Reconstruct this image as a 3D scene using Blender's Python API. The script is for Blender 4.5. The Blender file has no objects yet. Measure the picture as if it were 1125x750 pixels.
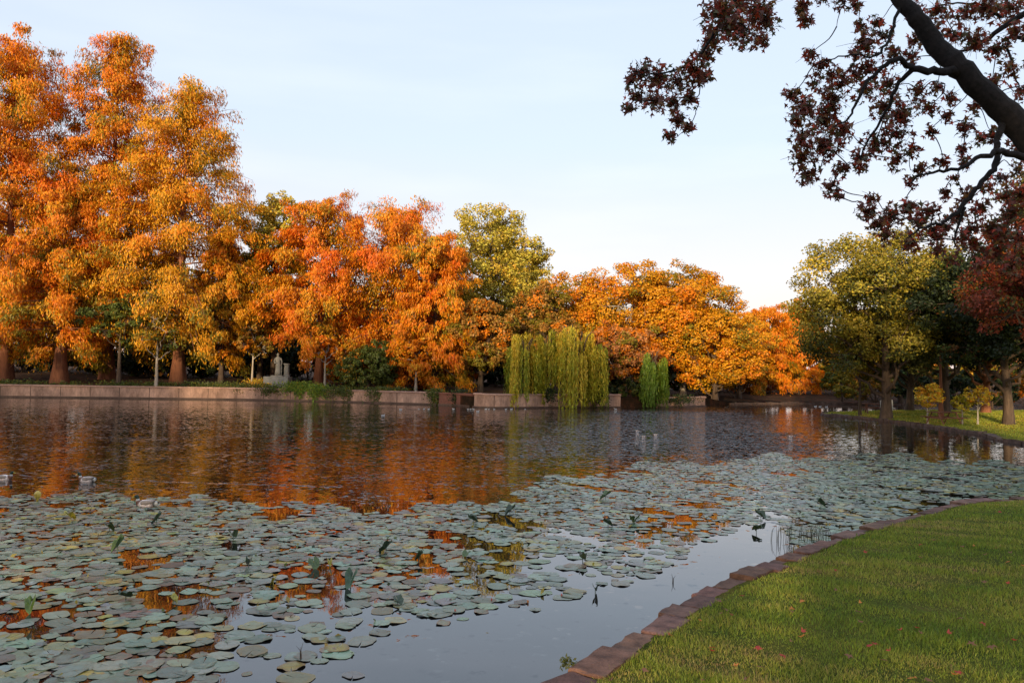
import bpy, math, random
import numpy as np
from mathutils import Vector, geometry

R = math.radians
PI = math.pi
scene = bpy.context.scene
COL = scene.collection

# ------------------------------------------------------------------ camera
CAM_H, FPX = 2.8, 900.0
PITCH, ROLL = R(2.26), R(1.0)
fw = Vector((0, math.cos(PITCH), math.sin(PITCH)))
rt0 = Vector((1, 0, 0)); up0 = Vector((0, -math.sin(PITCH), math.cos(PITCH)))
rt = rt0*math.cos(ROLL) + up0*math.sin(ROLL)
up = up0*math.cos(ROLL) - rt0*math.sin(ROLL)
from mathutils import Matrix
cam_d = bpy.data.cameras.new('camera'); cam = bpy.data.objects.new('camera', cam_d); COL.objects.link(cam)
m = Matrix(((rt.x, up.x, -fw.x, 0), (rt.y, up.y, -fw.y, 0), (rt.z, up.z, -fw.z, CAM_H), (0, 0, 0, 1)))
cam.matrix_world = m
cam_d.sensor_width = 36; cam_d.lens = 28.8; cam_d.clip_end = 6000; cam_d.clip_start = 0.1
scene.camera = cam

def ray(px, py):
    return fw + rt*((px-562.5)/FPX) + up*((375-py)/FPX)
def P(px, py, Y):                       # real point seen at (px,py) at world distance Y
    d = ray(px, py); t = Y/d.y
    return Vector((d.x*t, Y, CAM_H+d.z*t))
def G(px, py, z=0.0):                   # point on the level z
    d = ray(px, py); t = (z-CAM_H)/d.z
    return Vector((d.x*t, d.y*t, z))
def proj(x, y, z):                      # numpy: world -> photo pixels
    dx, dy, dz = x, y, z-CAM_H
    a = dx*rt.x+dy*rt.y+dz*rt.z; b = dx*up.x+dy*up.y+dz*up.z; c = dx*fw.x+dy*fw.y+dz*fw.z
    return 562.5+FPX*a/c, 375-FPX*b/c, c

# ------------------------------------------------------------------ materials
def new_mat(name):
    mt = bpy.data.materials.new(name); mt.use_nodes = True
    nt = mt.node_tree; nt.nodes.clear()
    return mt, nt.nodes, nt.links
def N(ns, t, **kw):
    n = ns.new(t)
    for k, v in kw.items(): setattr(n, k, v)
    return n
def noise(ns, ls, scale, detail=3, vec=None, rough=0.55):
    n = ns.new('ShaderNodeTexNoise'); n.inputs['Scale'].default_value = scale
    n.inputs['Detail'].default_value = detail; n.inputs['Roughness'].default_value = rough
    if vec: ls.new(vec, n.inputs['Vector'])
    return n
def ramp(ns, ls, fac, stops):
    r = ns.new('ShaderNodeValToRGB'); e = r.color_ramp.elements
    while len(e) < len(stops): e.new(0.5)
    for i, (p, c) in enumerate(stops):
        e[i].position = p; e[i].color = (c[0], c[1], c[2], 1)
    ls.new(fac, r.inputs['Fac']); return r

def leaf_mat(name, trans=0.3, gloss=0.06):
    mt, ns, ls = new_mat(name)
    a = N(ns, 'ShaderNodeAttribute', attribute_name='col')
    d = N(ns, 'ShaderNodeBsdfDiffuse'); t = N(ns, 'ShaderNodeBsdfTranslucent')
    g = N(ns, 'ShaderNodeBsdfGlossy'); g.inputs['Roughness'].default_value = 0.5
    ls.new(a.outputs['Color'], d.inputs['Color']); ls.new(a.outputs['Color'], t.inputs['Color'])
    m1 = N(ns, 'ShaderNodeMixShader'); m1.inputs[0].default_value = trans
    m2 = N(ns, 'ShaderNodeMixShader'); m2.inputs[0].default_value = gloss
    ls.new(d.outputs[0], m1.inputs[1]); ls.new(t.outputs[0], m1.inputs[2])
    ls.new(m1.outputs[0], m2.inputs[1]); ls.new(g.outputs[0], m2.inputs[2])
    o = N(ns, 'ShaderNodeOutputMaterial'); ls.new(m2.outputs[0], o.inputs[0])
    return mt
def surf_mat(name, c1, c2, scale=4, rough=0.85, bump=0.3, dist=0.02, stretch=(1, 1, 1), attr=False, detail=6):
    mt, ns, ls = new_mat(name)
    tc = N(ns, 'ShaderNodeTexCoord'); mp = N(ns, 'ShaderNodeMapping'); mp.inputs['Scale'].default_value = stretch
    ls.new(tc.outputs['Object'], mp.inputs['Vector'])
    n = noise(ns, ls, scale, detail, mp.outputs[0]); n2 = noise(ns, ls, scale*7, 4, mp.outputs[0])
    r = ramp(ns, ls, n.outputs['Fac'], [(0.3, c1), (0.7, c2)])
    p = N(ns, 'ShaderNodeBsdfPrincipled'); p.inputs['Roughness'].default_value = rough
    p.inputs['Specular IOR Level'].default_value = 0.3
    mx = N(ns, 'ShaderNodeMix', data_type='RGBA', blend_type='MULTIPLY'); mx.inputs[0].default_value = 0.6
    r2 = ramp(ns, ls, n2.outputs['Fac'], [(0.25, (0.45, 0.45, 0.45)), (0.7, (1.15, 1.15, 1.15))])
    src = r.outputs[0]
    if attr:
        a = N(ns, 'ShaderNodeAttribute', attribute_name='col')
        m0 = N(ns, 'ShaderNodeMix', data_type='RGBA', blend_type='MULTIPLY'); m0.inputs[0].default_value = 1
        ls.new(r.outputs[0], m0.inputs[6]); ls.new(a.outputs['Color'], m0.inputs[7]); src = m0.outputs[2]
    ls.new(src, mx.inputs[6]); ls.new(r2.outputs[0], mx.inputs[7])
    ls.new(mx.outputs[2], p.inputs['Base Color'])
    b = N(ns, 'ShaderNodeBump'); b.inputs['Strength'].default_value = bump; b.inputs['Distance'].default_value = dist
    ls.new(n2.outputs['Fac'], b.inputs['Height']); ls.new(b.outputs[0], p.inputs['Normal'])
    o = N(ns, 'ShaderNodeOutputMaterial'); ls.new(p.outputs[0], o.inputs[0])
    return mt

M = {}
M['leaf'] = leaf_mat('foliage', 0.30, 0.02)
M['leafnear'] = leaf_mat('near_leaves', 0.45, 0.05)
M['grass'] = leaf_mat('grass_blades', 0.42, 0.03)
M['bark'] = surf_mat('bark_brown', (0.055, 0.036, 0.024), (0.12, 0.08, 0.055), 3, stretch=(3, 3, .6), dist=.04)
M['barkred'] = surf_mat('bark_cypress', (0.16, 0.06, 0.03), (0.28, 0.11, 0.055), 3, stretch=(3, 3, .4), dist=.05)
M['barkpale'] = surf_mat('bark_pale', (0.30, 0.25, 0.20), (0.5, 0.43, 0.35), 1.2, stretch=(2, 2, .6))
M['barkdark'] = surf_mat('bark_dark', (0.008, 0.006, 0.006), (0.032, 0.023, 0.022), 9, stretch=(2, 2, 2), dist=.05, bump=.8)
M['wall'] = surf_mat('wall_stone', (0.25, 0.145, 0.10), (0.66, 0.39, 0.27), 1.1, dist=.02, stretch=(1, 1, .45), bump=.6)
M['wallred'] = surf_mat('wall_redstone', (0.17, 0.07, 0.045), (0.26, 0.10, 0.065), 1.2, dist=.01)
M['coping'] = surf_mat('coping_stone', (0.34, 0.19, 0.14), (0.56, 0.34, 0.25), 1.5, dist=.01)
M['foot'] = surf_mat('wet_footing', (0.08, 0.045, 0.03), (0.14, 0.08, 0.055), 1.5, rough=.5)
M['edge'] = surf_mat('edging_stone', (0.075, 0.038, 0.028), (0.21, 0.11, 0.08), 7, rough=.8, bump=.7, dist=.012, attr=True)
M['edgedark'] = surf_mat('edging_dark', (0.07, 0.045, 0.035), (0.15, 0.095, 0.075), 3, rough=.8, bump=.7, dist=.03)
M['statue'] = surf_mat('pale_stone', (0.22, 0.20, 0.16), (0.38, 0.35, 0.29), 2, dist=.01)
M['wood'] = surf_mat('table_wood', (0.12, 0.05, 0.03), (0.22, 0.09, 0.055), 4, stretch=(1, 8, 1))
M['white'] = surf_mat('white_paint', (0.6, 0.58, 0.54), (0.75, 0.73, 0.7), 3)
M['feather'] = leaf_mat('plumage', 0.0, 0.04)
M['stakew'] = surf_mat('stake', (0.3, 0.28, 0.25), (0.4, 0.38, 0.34), 5)

# lily pad: waxy leaf with veins
mt, ns, ls = new_mat('lily_pad')
a = N(ns, 'ShaderNodeAttribute', attribute_name='col'); tc = N(ns, 'ShaderNodeTexCoord')
n = noise(ns, ls, 9, 6, tc.outputs['Object'], .7); r = ramp(ns, ls, n.outputs['Fac'], [(0.28, (.42, .40, .34)), (.45, (.85, .86, .84)), (0.7, (1.12, 1.12, 1.12))])
mx = N(ns, 'ShaderNodeMix', data_type='RGBA', blend_type='MULTIPLY'); mx.inputs[0].default_value = 1
ls.new(a.outputs['Color'], mx.inputs[6]); ls.new(r.outputs[0], mx.inputs[7])
p = N(ns, 'ShaderNodeBsdfPrincipled'); p.inputs['Roughness'].default_value = 0.38
ls.new(mx.outputs[2], p.inputs['Base Color'])
b = N(ns, 'ShaderNodeBump'); b.inputs['Strength'].default_value = .5; b.inputs['Distance'].default_value = .02
ls.new(n.outputs['Fac'], b.inputs['Height']); ls.new(b.outputs[0], p.inputs['Normal'])
o = N(ns, 'ShaderNodeOutputMaterial'); ls.new(p.outputs[0], o.inputs[0]); M['pad'] = mt; p.inputs['Roughness'].default_value = .33; p.inputs['IOR'].default_value = 1.6

# ------------------------------------------------------------------ object helpers
def tag(o, label=None, cat=None, group=None, kind=None):
    if label: o['label'] = label
    if cat: o['category'] = cat
    if group: o['group'] = group
    if kind: o['kind'] = kind
    return o
def empty(name, loc, label=None, cat=None, group=None, rz=0):
    o = bpy.data.objects.new(name, None); COL.objects.link(o); o.location = loc; o.rotation_euler.z = rz
    o.empty_display_size = 0.3
    return tag(o, label, cat, group)
def link(name, me, mat, parent=None, loc=None):
    o = bpy.data.objects.new(name, me); COL.objects.link(o)
    if mat is not None and not me.materials: me.materials.append(mat)
    if parent is not None: o.parent = parent
    if loc is not None: o.location = loc
    return o
def fast_mesh(name, V, F, col=None, smooth=False):
    """V (n,3), F (m,k) one polygon size, col (n,3) per vertex"""
    V = np.ascontiguousarray(V, dtype=np.float32); F = np.ascontiguousarray(F, dtype=np.int32)
    me = bpy.data.meshes.new(name); k = F.shape[1]
    me.vertices.add(len(V)); me.vertices.foreach_set('co', V.ravel())
    me.loops.add(F.size); me.loops.foreach_set('vertex_index', F.ravel())
    me.polygons.add(len(F)); me.polygons.foreach_set('loop_start', np.arange(0, F.size, k, dtype=np.int32))
    if smooth: me.polygons.foreach_set('use_smooth', np.ones(len(F), dtype=bool))
    me.update(calc_edges=True)
    if col is not None:
        at = me.color_attributes.new('col', 'FLOAT_COLOR', 'POINT')
        c4 = np.ones((len(V), 4), dtype=np.float32); c4[:, :3] = col
        at.data.foreach_set('color', c4.ravel())
    return me
class Acc:                                 # collects shapes of one mesh
    def __init__(s): s.v = []; s.f = []; s.c = []; s.n = 0
    def add(s, V, F, c=(1, 1, 1)):
        V = [tuple(v) for v in V]
        s.v += V; s.f += [tuple(i+s.n for i in f) for f in F]
        if len(c) == 3 and not hasattr(c[0], '__len__'): s.c += [tuple(c)]*len(V)
        else: s.c += [tuple(x) for x in c]
        s.n += len(V)
    def box(s, c, size, rz=0, tilt=0, jit=0, col=(1, 1, 1), rng=random):
        cx, cy, cz = c; sx, sy, sz = [q/2 for q in size]; V = []
        for z in (-sz, sz):
            for x, y in ((-sx, -sy), (sx, -sy), (sx, sy), (-sx, sy)):
                x2, y2, z2 = x+rng.uniform(-jit, jit), y+rng.uniform(-jit, jit), z+rng.uniform(-jit, jit)*.5
                x3, z3 = x2*math.cos(tilt)-z2*math.sin(tilt), x2*math.sin(tilt)+z2*math.cos(tilt)
                V.append((cx+x3*math.cos(rz)-y2*math.sin(rz), cy+x3*math.sin(rz)+y2*math.cos(rz), cz+z3))
        s.add(V, [(3, 2, 1, 0), (4, 5, 6, 7), (0, 1, 5, 4), (1, 2, 6, 5), (2, 3, 7, 6), (3, 0, 4, 7)], col)
    def tube(s, path, rad, sides=8, col=(1, 1, 1), cap=True, ridge=0):
        V, F = tube_arr(path, rad, sides, ridge)
        nf = [tuple(f) for f in F]
        if cap:
            nf.append(tuple(range(sides))[::-1]); k = len(path)-1
            nf.append(tuple(k*sides+i for i in range(sides)))
        if hasattr(col[0], '__len__'): col = [col[i//sides] for i in range(len(V))]
        s.add(V, nf, col)
    def build(s, name, mat, parent=None, smooth=False, bevel=0, loc=None):
        me = bpy.data.meshes.new(name); me.from_pydata(s.v, [], s.f)
        if smooth: me.polygons.foreach_set('use_smooth', [True]*len(me.polygons))
        at = me.color_attributes.new('col', 'FLOAT_COLOR', 'POINT')
        c4 = np.ones((len(s.v), 4), dtype=np.float32); c4[:, :3] = np.array(s.c, dtype=np.float32)
        at.data.foreach_set('color', c4.ravel())
        o = link(name, me, mat, parent, loc)
        if bevel:
            b = o.modifiers.new('bevel', 'BEVEL'); b.width = bevel; b.segments = 2; b.limit_method = 'ANGLE'
        return o
def tube_arr(path, rad, sides=8, ridge=0):
    path = np.array([tuple(p) for p in path], dtype=float); n = len(path)
    rad = np.array(rad, dtype=float)
    if rad.ndim == 1: rad = np.stack([rad, rad], 1)
    T = np.gradient(path, axis=0); T /= np.linalg.norm(T, axis=1, keepdims=True)+1e-9
    u = np.array((1, 0, 0.)) if abs(T[0][0]) < 0.8 else np.array((0, 1., 0))
    V = np.zeros((n, sides, 3)); ang = np.arange(sides)*2*PI/sides
    for i in range(n):
        u = u - T[i]*np.dot(u, T[i]); u /= np.linalg.norm(u)+1e-9
        w = np.cross(T[i], u)
        k = 1+ridge*(1-i/(n-1))**3*np.cos(ang*sides/2) if ridge else np.ones(sides)
        V[i] = path[i]+np.outer(np.cos(ang)*k*rad[i, 0], u)+np.outer(np.sin(ang)*k*rad[i, 1], w)
    F = []
    for i in range(n-1):
        for j in range(sides):
            j2 = (j+1) % sides
            F.append((i*sides+j, i*sides+j2, (i+1)*sides+j2, (i+1)*sides+j))
    return V.reshape(-1, 3), F

# ------------------------------------------------------------------ the lake outline (world metres)
def g2(px, py): q = G(px, py); return (q.x, q.y)
# (x, y, edge height, rise, rise length, zone)   zone: 0 near lawn, 1 peninsula lawn, 2 far walled bank, 3 far slope
OUT = [
 (-60, -8, .2, .8, 8, 0), (-34, -7, .2, .8, 8, 0), (-18, -3.5, .2, .9, 6, 0), (-9, 0.8, .2, .95, 5, 0), (-4.2, 3.9, .2, .95, 4.5, 0), (-.9, 5.6, .2, .95, 4.5, 0)]
near_px = [(655, 752), (692, 724), (736, 692), (774, 668), (820, 644), (876, 618), (926, 597), (975, 581), (1020, 569), (1066, 557)]
for px, py in near_px:
    q = G(px, py, 0.12); OUT.append((q.x, q.y, .2, .75, 6, 0))
OUT += [(12.6, 18.8, .2, .6, 7, 0), (15.5, 20.6, .2, .6, 8, 0), (20, 22.5, .2, .6, 8, 0), (27, 23.5, .2, .6, 8, 0), (36, 24, .2, .6, 8, 0), (42, 27, .2, .6, 8, 1), (42, 31, .13, .4, 8, 1), (34, 34.5, .13, .4, 8, 1), (28, 36.5, .13, .4, 8, 1)]
for px, py in [(1125, 487.5), (1080, 478), (1030, 470), (980, 463.5), (940, 459)]:
    q = g2(px, py); OUT.append((q[0], q[1], .13, .25, 6, 1))
OUT += [(24.6, 63.5, .13, .25, 6, 1), (25.2, 66, .13, .25, 6, 1), (27.5, 68, .13, .25, 6, 1), (34, 71, .25, .3, 6, 1), (48, 77, .25, .3, 6, 1), (62, 82, .25, .4, 6, 1),
        (70, 88, .2, .8, 6, 3), (60, 95, .15, 1.1, 6, 3), (46, 95.5, .15, 1.1, 6, 3), (33, 93, .15, 1.1, 6, 3), (23, 86.5, .15, 1.1, 6, 3)]
OUT += [(18.5, 79, .9, .4, 8, 2), (15.9, 76, .85, .4, 20, 2), (11, 73, .88, .6, 30, 2), (7, 71.5, .88, .6, 30, 2), (2.5, 69, .88, 1, 30, 2)]
CAPX, CAPY = -0.7, 66.6
OUT += [(-0.7, 67.4, .88, 1, 30, 2), (-3.2, 67.6, .88, 1, 30, 2), (-4.8, 70.5, .88, 1.2, 30, 2), (-15, 74, .88, 1.6, 30, 2), (-25, 75, .88, 2, 30, 2), (-44.6, 71.8, .88, 2.5, 30, 2), (-62, 68, .88, 2.5, 30, 2),
        (-85, 58, .3, 3, 20, 3), (-95, 35, .3, 3, 20, 3), (-90, 5, .3, 3, 20, 3), (-75, -6, .3, 2, 20, 0)]
OA = np.array(OUT, dtype=float)

def chaikin_mask(pts):   # smooth near shoreline: subdivide
    res = []
    n = len(pts)
    for i in range(n):
        a, b = pts[i], pts[(i+1) % n]
        L = math.hypot(a[0]-b[0], a[1]-b[1])
        zone = a[5] if a[5] == b[5] else -1
        if zone in (0, 1, 3) and L > 0.8:
            k = min(10, int(L/0.8)+1)
            p0, p3 = pts[(i-1) % n], pts[(i+2) % n]
            for j in range(k):
                t = j/k
                q = [0.5*((2*a[c])+(-p0[c]+b[c])*t+(2*p0[c]-5*a[c]+4*b[c]-p3[c])*t*t+(-p0[c]+3*a[c]-3*b[c]+p3[c])*t**3) for c in (0, 1)]
                e = [a[c]*(1-t)+b[c]*t for c in (2, 3, 4)]
                res.append((q[0], q[1], e[0], e[1], e[2], a[5]))
        else: res.append(tuple(a))
    return np.array(res, dtype=float)
SH = chaikin_mask(OA)
S0 = SH; S1 = np.roll(SH, -1, axis=0)
_ax, _ay = S0[:, 0], S0[:, 1]; _dx, _dy = S1[:, 0]-_ax, S1[:, 1]-_ay; _L2 = _dx**2+_dy**2+1e-12
def shore(x, y):
    """distance to the shore, edge height, rise, length, zone (numpy, in chunks)"""
    x = np.atleast_1d(np.asarray(x, float)); y = np.atleast_1d(np.asarray(y, float))
    out = [[], [], [], [], []]
    for s in range(0, len(x), 4000):
        X, Y = x[s:s+4000, None], y[s:s+4000, None]
        t = np.clip(((X-_ax)*_dx+(Y-_ay)*_dy)/_L2, 0, 1)
        d = np.sqrt((X-(_ax+t*_dx))**2+(Y-(_ay+t*_dy))**2)
        w = np.sqrt(_L2)/(d+.15)**3; W = w.sum(1)
        j = d.argmin(1); out[0].append(d[np.arange(len(j)), j]); out[4].append(S0[j, 5])
        for c in range(3): out[1+c].append((w*(S0[:, 2+c]*(1-t)+S1[:, 2+c]*t)).sum(1)/W)
    return tuple(np.concatenate(o) for o in out)
def inside(x, y):
    x = np.atleast_1d(np.asarray(x, float)); y = np.atleast_1d(np.asarray(y, float)); c = np.zeros(len(x), bool)
    for i in range(len(S0)):
        x0, y0, x1, y1 = S0[i, 0], S0[i, 1], S1[i, 0], S1[i, 1]
        if y0 == y1: continue
        k = ((y0 > y) != (y1 > y)) & (x < (x1-x0)*(y-y0)/(y1-y0)+x0)
        c ^= k
    return c
def gz(x, y):
    d, e, r, l, _ = shore(x, y)
    x = np.atleast_1d(x); y = np.atleast_1d(y)
    z = e+r*(1-np.exp(-d/l))
    z += np.clip((d-1)/4, 0, 1)*(0.05*np.sin(x*.31+y*.17)+.04*np.sin(x*.7-y*.43))
    far = np.clip((y-120)/200, 0, 1)
    return z+far*4
def gz1(x, y): return float(gz(x, y)[0])

# ------------------------------------------------------------------ ground sheet
rng = np.random.default_rng(7)
pts = [tuple(r[:2]) for r in SH]; ns_ = len(pts)
edges = [(i, (i+1) % ns_) for i in range(ns_)]
cand = []
def scatter(x0, x1, y0, y1, st):
    gx, gy = np.meshgrid(np.arange(x0, x1, st), np.arange(y0, y1, st))
    gx = gx.ravel()+rng.uniform(-.3, .3, gx.size)*st; gy = gy.ravel()+rng.uniform(-.3, .3, gy.size)*st
    return np.stack([gx, gy], 1)
fine = scatter(-10, 24, -4, 24, .5); mid = scatter(-70, 75, -30, 120, 3.0); wide = scatter(-420, 420, -300, 520, 35)
pen = scatter(20, 60, 24, 80, 1.5)
mid = mid[~((mid[:, 0] > -10) & (mid[:, 0] < 24) & (mid[:, 1] > -4) & (mid[:, 1] < 24)) & ~((mid[:, 0] > 20) & (mid[:, 0] < 60) & (mid[:, 1] > 24) & (mid[:, 1] < 80))]
wide = wide[~((wide[:, 0] > -70) & (wide[:, 0] < 75) & (wide[:, 1] > -30) & (wide[:, 1] < 120))]
cand = np.concatenate([fine, mid, pen, wide])
d_, *_r = shore(cand[:, 0], cand[:, 1])
cand = cand[(~inside(cand[:, 0], cand[:, 1])) & (d_ > 0.22)]
far_ring = [(2500*math.cos(a), 2500*math.sin(a)) for a in np.arange(0, 2*PI, PI/12)]
allp = pts+[tuple(p) for p in cand]+far_ring
res = geometry.delaunay_2d_cdt([Vector(p) for p in allp], edges, [], 0, 1e-5)
rv = np.array([(v.x, v.y) for v in res[0]])
tri = np.array([f for f in res[2] if len(f) == 3])
cen = rv[tri].mean(axis=1)
tri = tri[~inside(cen[:, 0], cen[:, 1])]
zz = gz(rv[:, 0], rv[:, 1]); dS, _e, _r2, _l, zone = shore(rv[:, 0], rv[:, 1])
V = np.column_stack([rv, zz])
mask = np.zeros((len(V), 3))
mask[:, 0] = (zone == 0); mask[:, 1] = (zone == 1); mask[:, 2] = np.clip(dS/1.2, 0, 1)
# skirt below the shore
Vs = [tuple(v) for v in V]; Cs = [tuple(c) for c in mask]; Fs = [tuple(int(i) for i in t) for t in tri]
key = {}
for i, v in enumerate(rv): key[(round(v[0], 3), round(v[1], 3))] = i
loop = [key.get((round(p[0], 3), round(p[1], 3))) for p in pts]
for i in range(ns_):
    a_, b_ = loop[i], loop[(i+1) % ns_]
    if a_ is None or b_ is None: continue
    n0 = len(Vs)
    Vs += [(*rv[a_], -1.0), (*rv[b_], -1.0)]; Cs += [Cs[a_], Cs[b_]]
    Fs.append((a_, n0, n0+1)); Fs.append((a_, n0+1, b_))
gme = fast_mesh('ground', np.array(Vs), np.array(Fs), np.array(Cs), smooth=True)
mt, ns, ls = new_mat('ground'); tc = N(ns, 'ShaderNodeTexCoord'); a = N(ns, 'ShaderNodeAttribute', attribute_name='col')
sep = N(ns, 'ShaderNodeSeparateColor'); ls.new(a.outputs['Color'], sep.inputs[0])
n1 = noise(ns, ls, 0.35, 5, tc.outputs['Object']); n2 = noise(ns, ls, 14, 6, tc.outputs['Object'], .7); n3 = noise(ns, ls, 1.3, 5, tc.outputs['Object'])
lawn = ramp(ns, ls, n3.outputs['Fac'], [(0.3, (.06, .08, .012)), (.55, (.11, .115, .018)), (.75, (.17, .14, .03))])
pen_c = ramp(ns, ls, n1.outputs['Fac'], [(0.3, (.17, .18, .02)), (.55, (.27, .25, .03)), (.72, (.36, .25, .045))])
far_c = ramp(ns, ls, n3.outputs['Fac'], [(0.3, (.035, .026, .014)), (.5, (.07, .038, .022)), (.72, (.16, .06, .032))])
mA = N(ns, 'ShaderNodeMix', data_type='RGBA'); ls.new(sep.outputs[1], mA.inputs[0]); ls.new(far_c.outputs[0], mA.inputs[6]); ls.new(pen_c.outputs[0], mA.inputs[7])
mB = N(ns, 'ShaderNodeMix', data_type='RGBA'); ls.new(sep.outputs[0], mB.inputs[0]); ls.new(mA.outputs[2], mB.inputs[6]); ls.new(lawn.outputs[0], mB.inputs[7])
r2 = ramp(ns, ls, n2.outputs['Fac'], [(.3, (.5, .5, .5)), (.7, (1.2, 1.2, 1.2))])
mC = N(ns, 'ShaderNodeMix', data_type='RGBA', blend_type='MULTIPLY'); mC.inputs[0].default_value = 1
ls.new(mB.outputs[2], mC.inputs[6]); ls.new(r2.outputs[0], mC.inputs[7])
p = N(ns, 'ShaderNodeBsdfPrincipled'); p.inputs['Roughness'].default_value = .95; p.inputs['Specular IOR Level'].default_value = .1
ls.new(mC.outputs[2], p.inputs['Base Color'])
b = N(ns, 'ShaderNodeBump'); b.inputs['Strength'].default_value = .8; b.inputs['Distance'].default_value = .08
ls.new(n2.outputs['Fac'], b.inputs['Height']); ls.new(b.outputs[0], p.inputs['Normal'])
o = N(ns, 'ShaderNodeOutputMaterial'); ls.new(p.outputs[0], o.inputs[0])
tag(link('ground', gme, mt), kind='structure')

# ------------------------------------------------------------------ water
mt, ns, ls = new_mat('water'); tc = N(ns, 'ShaderNodeTexCoord')
sx = N(ns, 'ShaderNodeSeparateXYZ'); ls.new(tc.outputs['Object'], sx.inputs[0])
def math_(op, a, b=None, clamp=False):
    m_ = N(ns, 'ShaderNodeMath', operation=op); m_.use_clamp = clamp
    for i, q in enumerate((a, b)):
        if q is None: continue
        if isinstance(q, (int, float)): m_.inputs[i].default_value = q
        else: ls.new(q, m_.inputs[i])
    return m_.outputs[0]
def mapr(v, a0, a1, b0, b1):
    q = N(ns, 'ShaderNodeMapRange'); q.interpolation_type = 'SMOOTHSTEP'
    for i, k in enumerate((a0, a1, b0, b1)): q.inputs[i+1].default_value = k
    ls.new(v, q.inputs[0]); return q.outputs[0]
big = noise(ns, ls, 0.07, 2, tc.outputs['Object'])
yw = math_('ADD', sx.outputs[1], math_('MULTIPLY', math_('SUBTRACT', big.outputs['Fac'], .5), 14))
open_ = mapr(yw, 15.5, 22, 0.02, 1.0)                     # calm among the pads, wind ripples further out
lee = mapr(math_('SUBTRACT', sx.outputs[0], math_('MULTIPLY', sx.outputs[1], .32)), 2.5, 6, 1.0, .45)  # lee of the right bank
farlee = mapr(sx.outputs[1], 62, 68, 1.0, .25)            # still strip under the far wall
amp = math_('MULTIPLY', math_('MULTIPLY', open_, lee), farlee)
w1 = noise(ns, ls, 4.5, 3, tc.outputs['Object'], .6)
mp = N(ns, 'ShaderNodeMapping'); mp.inputs['Rotation'].default_value = (0, 0, .5); mp.inputs['Scale'].default_value = (1, 1.7, 1)
ls.new(tc.outputs['Object'], mp.inputs[0]); w2 = noise(ns, ls, 11.0, 3, mp.outputs[0], .55)
swell = noise(ns, ls, .6, 2, tc.outputs['Object'])
# wake behind the swimming duck: a narrow line of raised ripples
wy = G(250, 531).y
wob = math_('ADD', sx.outputs[1], math_('MULTIPLY', math_('SUBTRACT', w1.outputs['Fac'], .5), .35))
wl = math_('SUBTRACT', wob, math_('ADD', wy, math_('MULTIPLY', math_('SUBTRACT', sx.outputs[0], G(250, 531).x), -.09)))
wk = math_('MULTIPLY', mapr(math_('ABSOLUTE', wl), 0.02, .17, 1.0, 0), math_('MULTIPLY', mapr(sx.outputs[0], G(108, 528).x, G(112, 528).x, 0, 1), mapr(sx.outputs[0], G(300, 530).x, G(430, 530).x, 1, 0)))
# gusts: patches of steep little crests between smoother water
mp2 = N(ns, 'ShaderNodeMapping'); mp2.inputs['Scale'].default_value = (1.0, 1.15, 1); ls.new(tc.outputs['Object'], mp2.inputs[0])
gust = noise(ns, ls, 4.2, 3, mp2.outputs[0], .7)
lane = math_('SUBTRACT', sx.outputs[0], math_('MULTIPLY', sx.outputs[1], .20))           # a breeze lane across the open middle
lane = math_('MULTIPLY', mapr(math_('ABSOLUTE', math_('ADD', lane, math_('MULTIPLY', math_('SUBTRACT', big.outputs['Fac'], .5), 8))), 2, 8.5, 1, 0), mapr(sx.outputs[1], 22, 34, 0, 1))
patch = noise(ns, ls, .45, 3, tc.outputs['Object'])
gsum = math_('ADD', math_('ADD', gust.outputs['Fac'], math_('MULTIPLY', lane, .24)), math_('MULTIPLY', math_('SUBTRACT', patch.outputs['Fac'], .5), .35))
crest = mapr(gsum, .572, .63, 0, 1.0)
wk2 = math_('MULTIPLY', wk, mapr(gust.outputs['Fac'], .46, .56, 0, 1))
crest = math_('ADD', math_('MULTIPLY', crest, amp), wk2)
w3 = noise(ns, ls, 5.5, 1, tc.outputs['Object'], .4)
def slopes(fac_socket, tex, k):                   # wave slopes straight from a vector noise
    v1 = N(ns, 'ShaderNodeVectorMath', operation='SUBTRACT'); ls.new(tex.outputs['Color'], v1.inputs[0]); v1.inputs[1].default_value = (.5, .5, .5)
    v2 = N(ns, 'ShaderNodeVectorMath', operation='MULTIPLY'); ls.new(v1.outputs[0], v2.inputs[0]); v2.inputs[1].default_value = (k*.8, k, 0)
    v3 = N(ns, 'ShaderNodeVectorMath', operation='SCALE'); ls.new(v2.outputs[0], v3.inputs[0]); ls.new(fac_socket, v3.inputs[3]); return v3.outputs[0]
s1 = slopes(amp, w1, .20); s2 = slopes(crest, w3, 8.0)
va = N(ns, 'ShaderNodeVectorMath', operation='ADD'); ls.new(s1, va.inputs[0]); ls.new(s2, va.inputs[1])
vb = N(ns, 'ShaderNodeVectorMath', operation='ADD'); ls.new(va.outputs[0], vb.inputs[0]); vb.inputs[1].default_value = (0, 0, 1)
vn = N(ns, 'ShaderNodeVectorMath', operation='NORMALIZE'); ls.new(vb.outputs[0], vn.inputs[0])
h = math_('MULTIPLY', swell.outputs['Fac'], .004)
b = N(ns, 'ShaderNodeBump'); b.inputs['Strength'].default_value = 1.0; b.inputs['Distance'].default_value = 1.0
ls.new(h, b.inputs['Height']); ls.new(vn.outputs[0], b.inputs['Normal'])
p = N(ns, 'ShaderNodeBsdfPrincipled'); p.inputs['Base Color'].default_value = (.008, .007, .007, 1)
p.inputs['Roughness'].default_value = .02; p.inputs['IOR'].default_value = 1.78
ls.new(b.outputs[0], p.inputs['Normal'])
o = N(ns, 'ShaderNodeOutputMaterial'); ls.new(p.outputs[0], o.inputs[0]); M['water'] = mt
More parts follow.
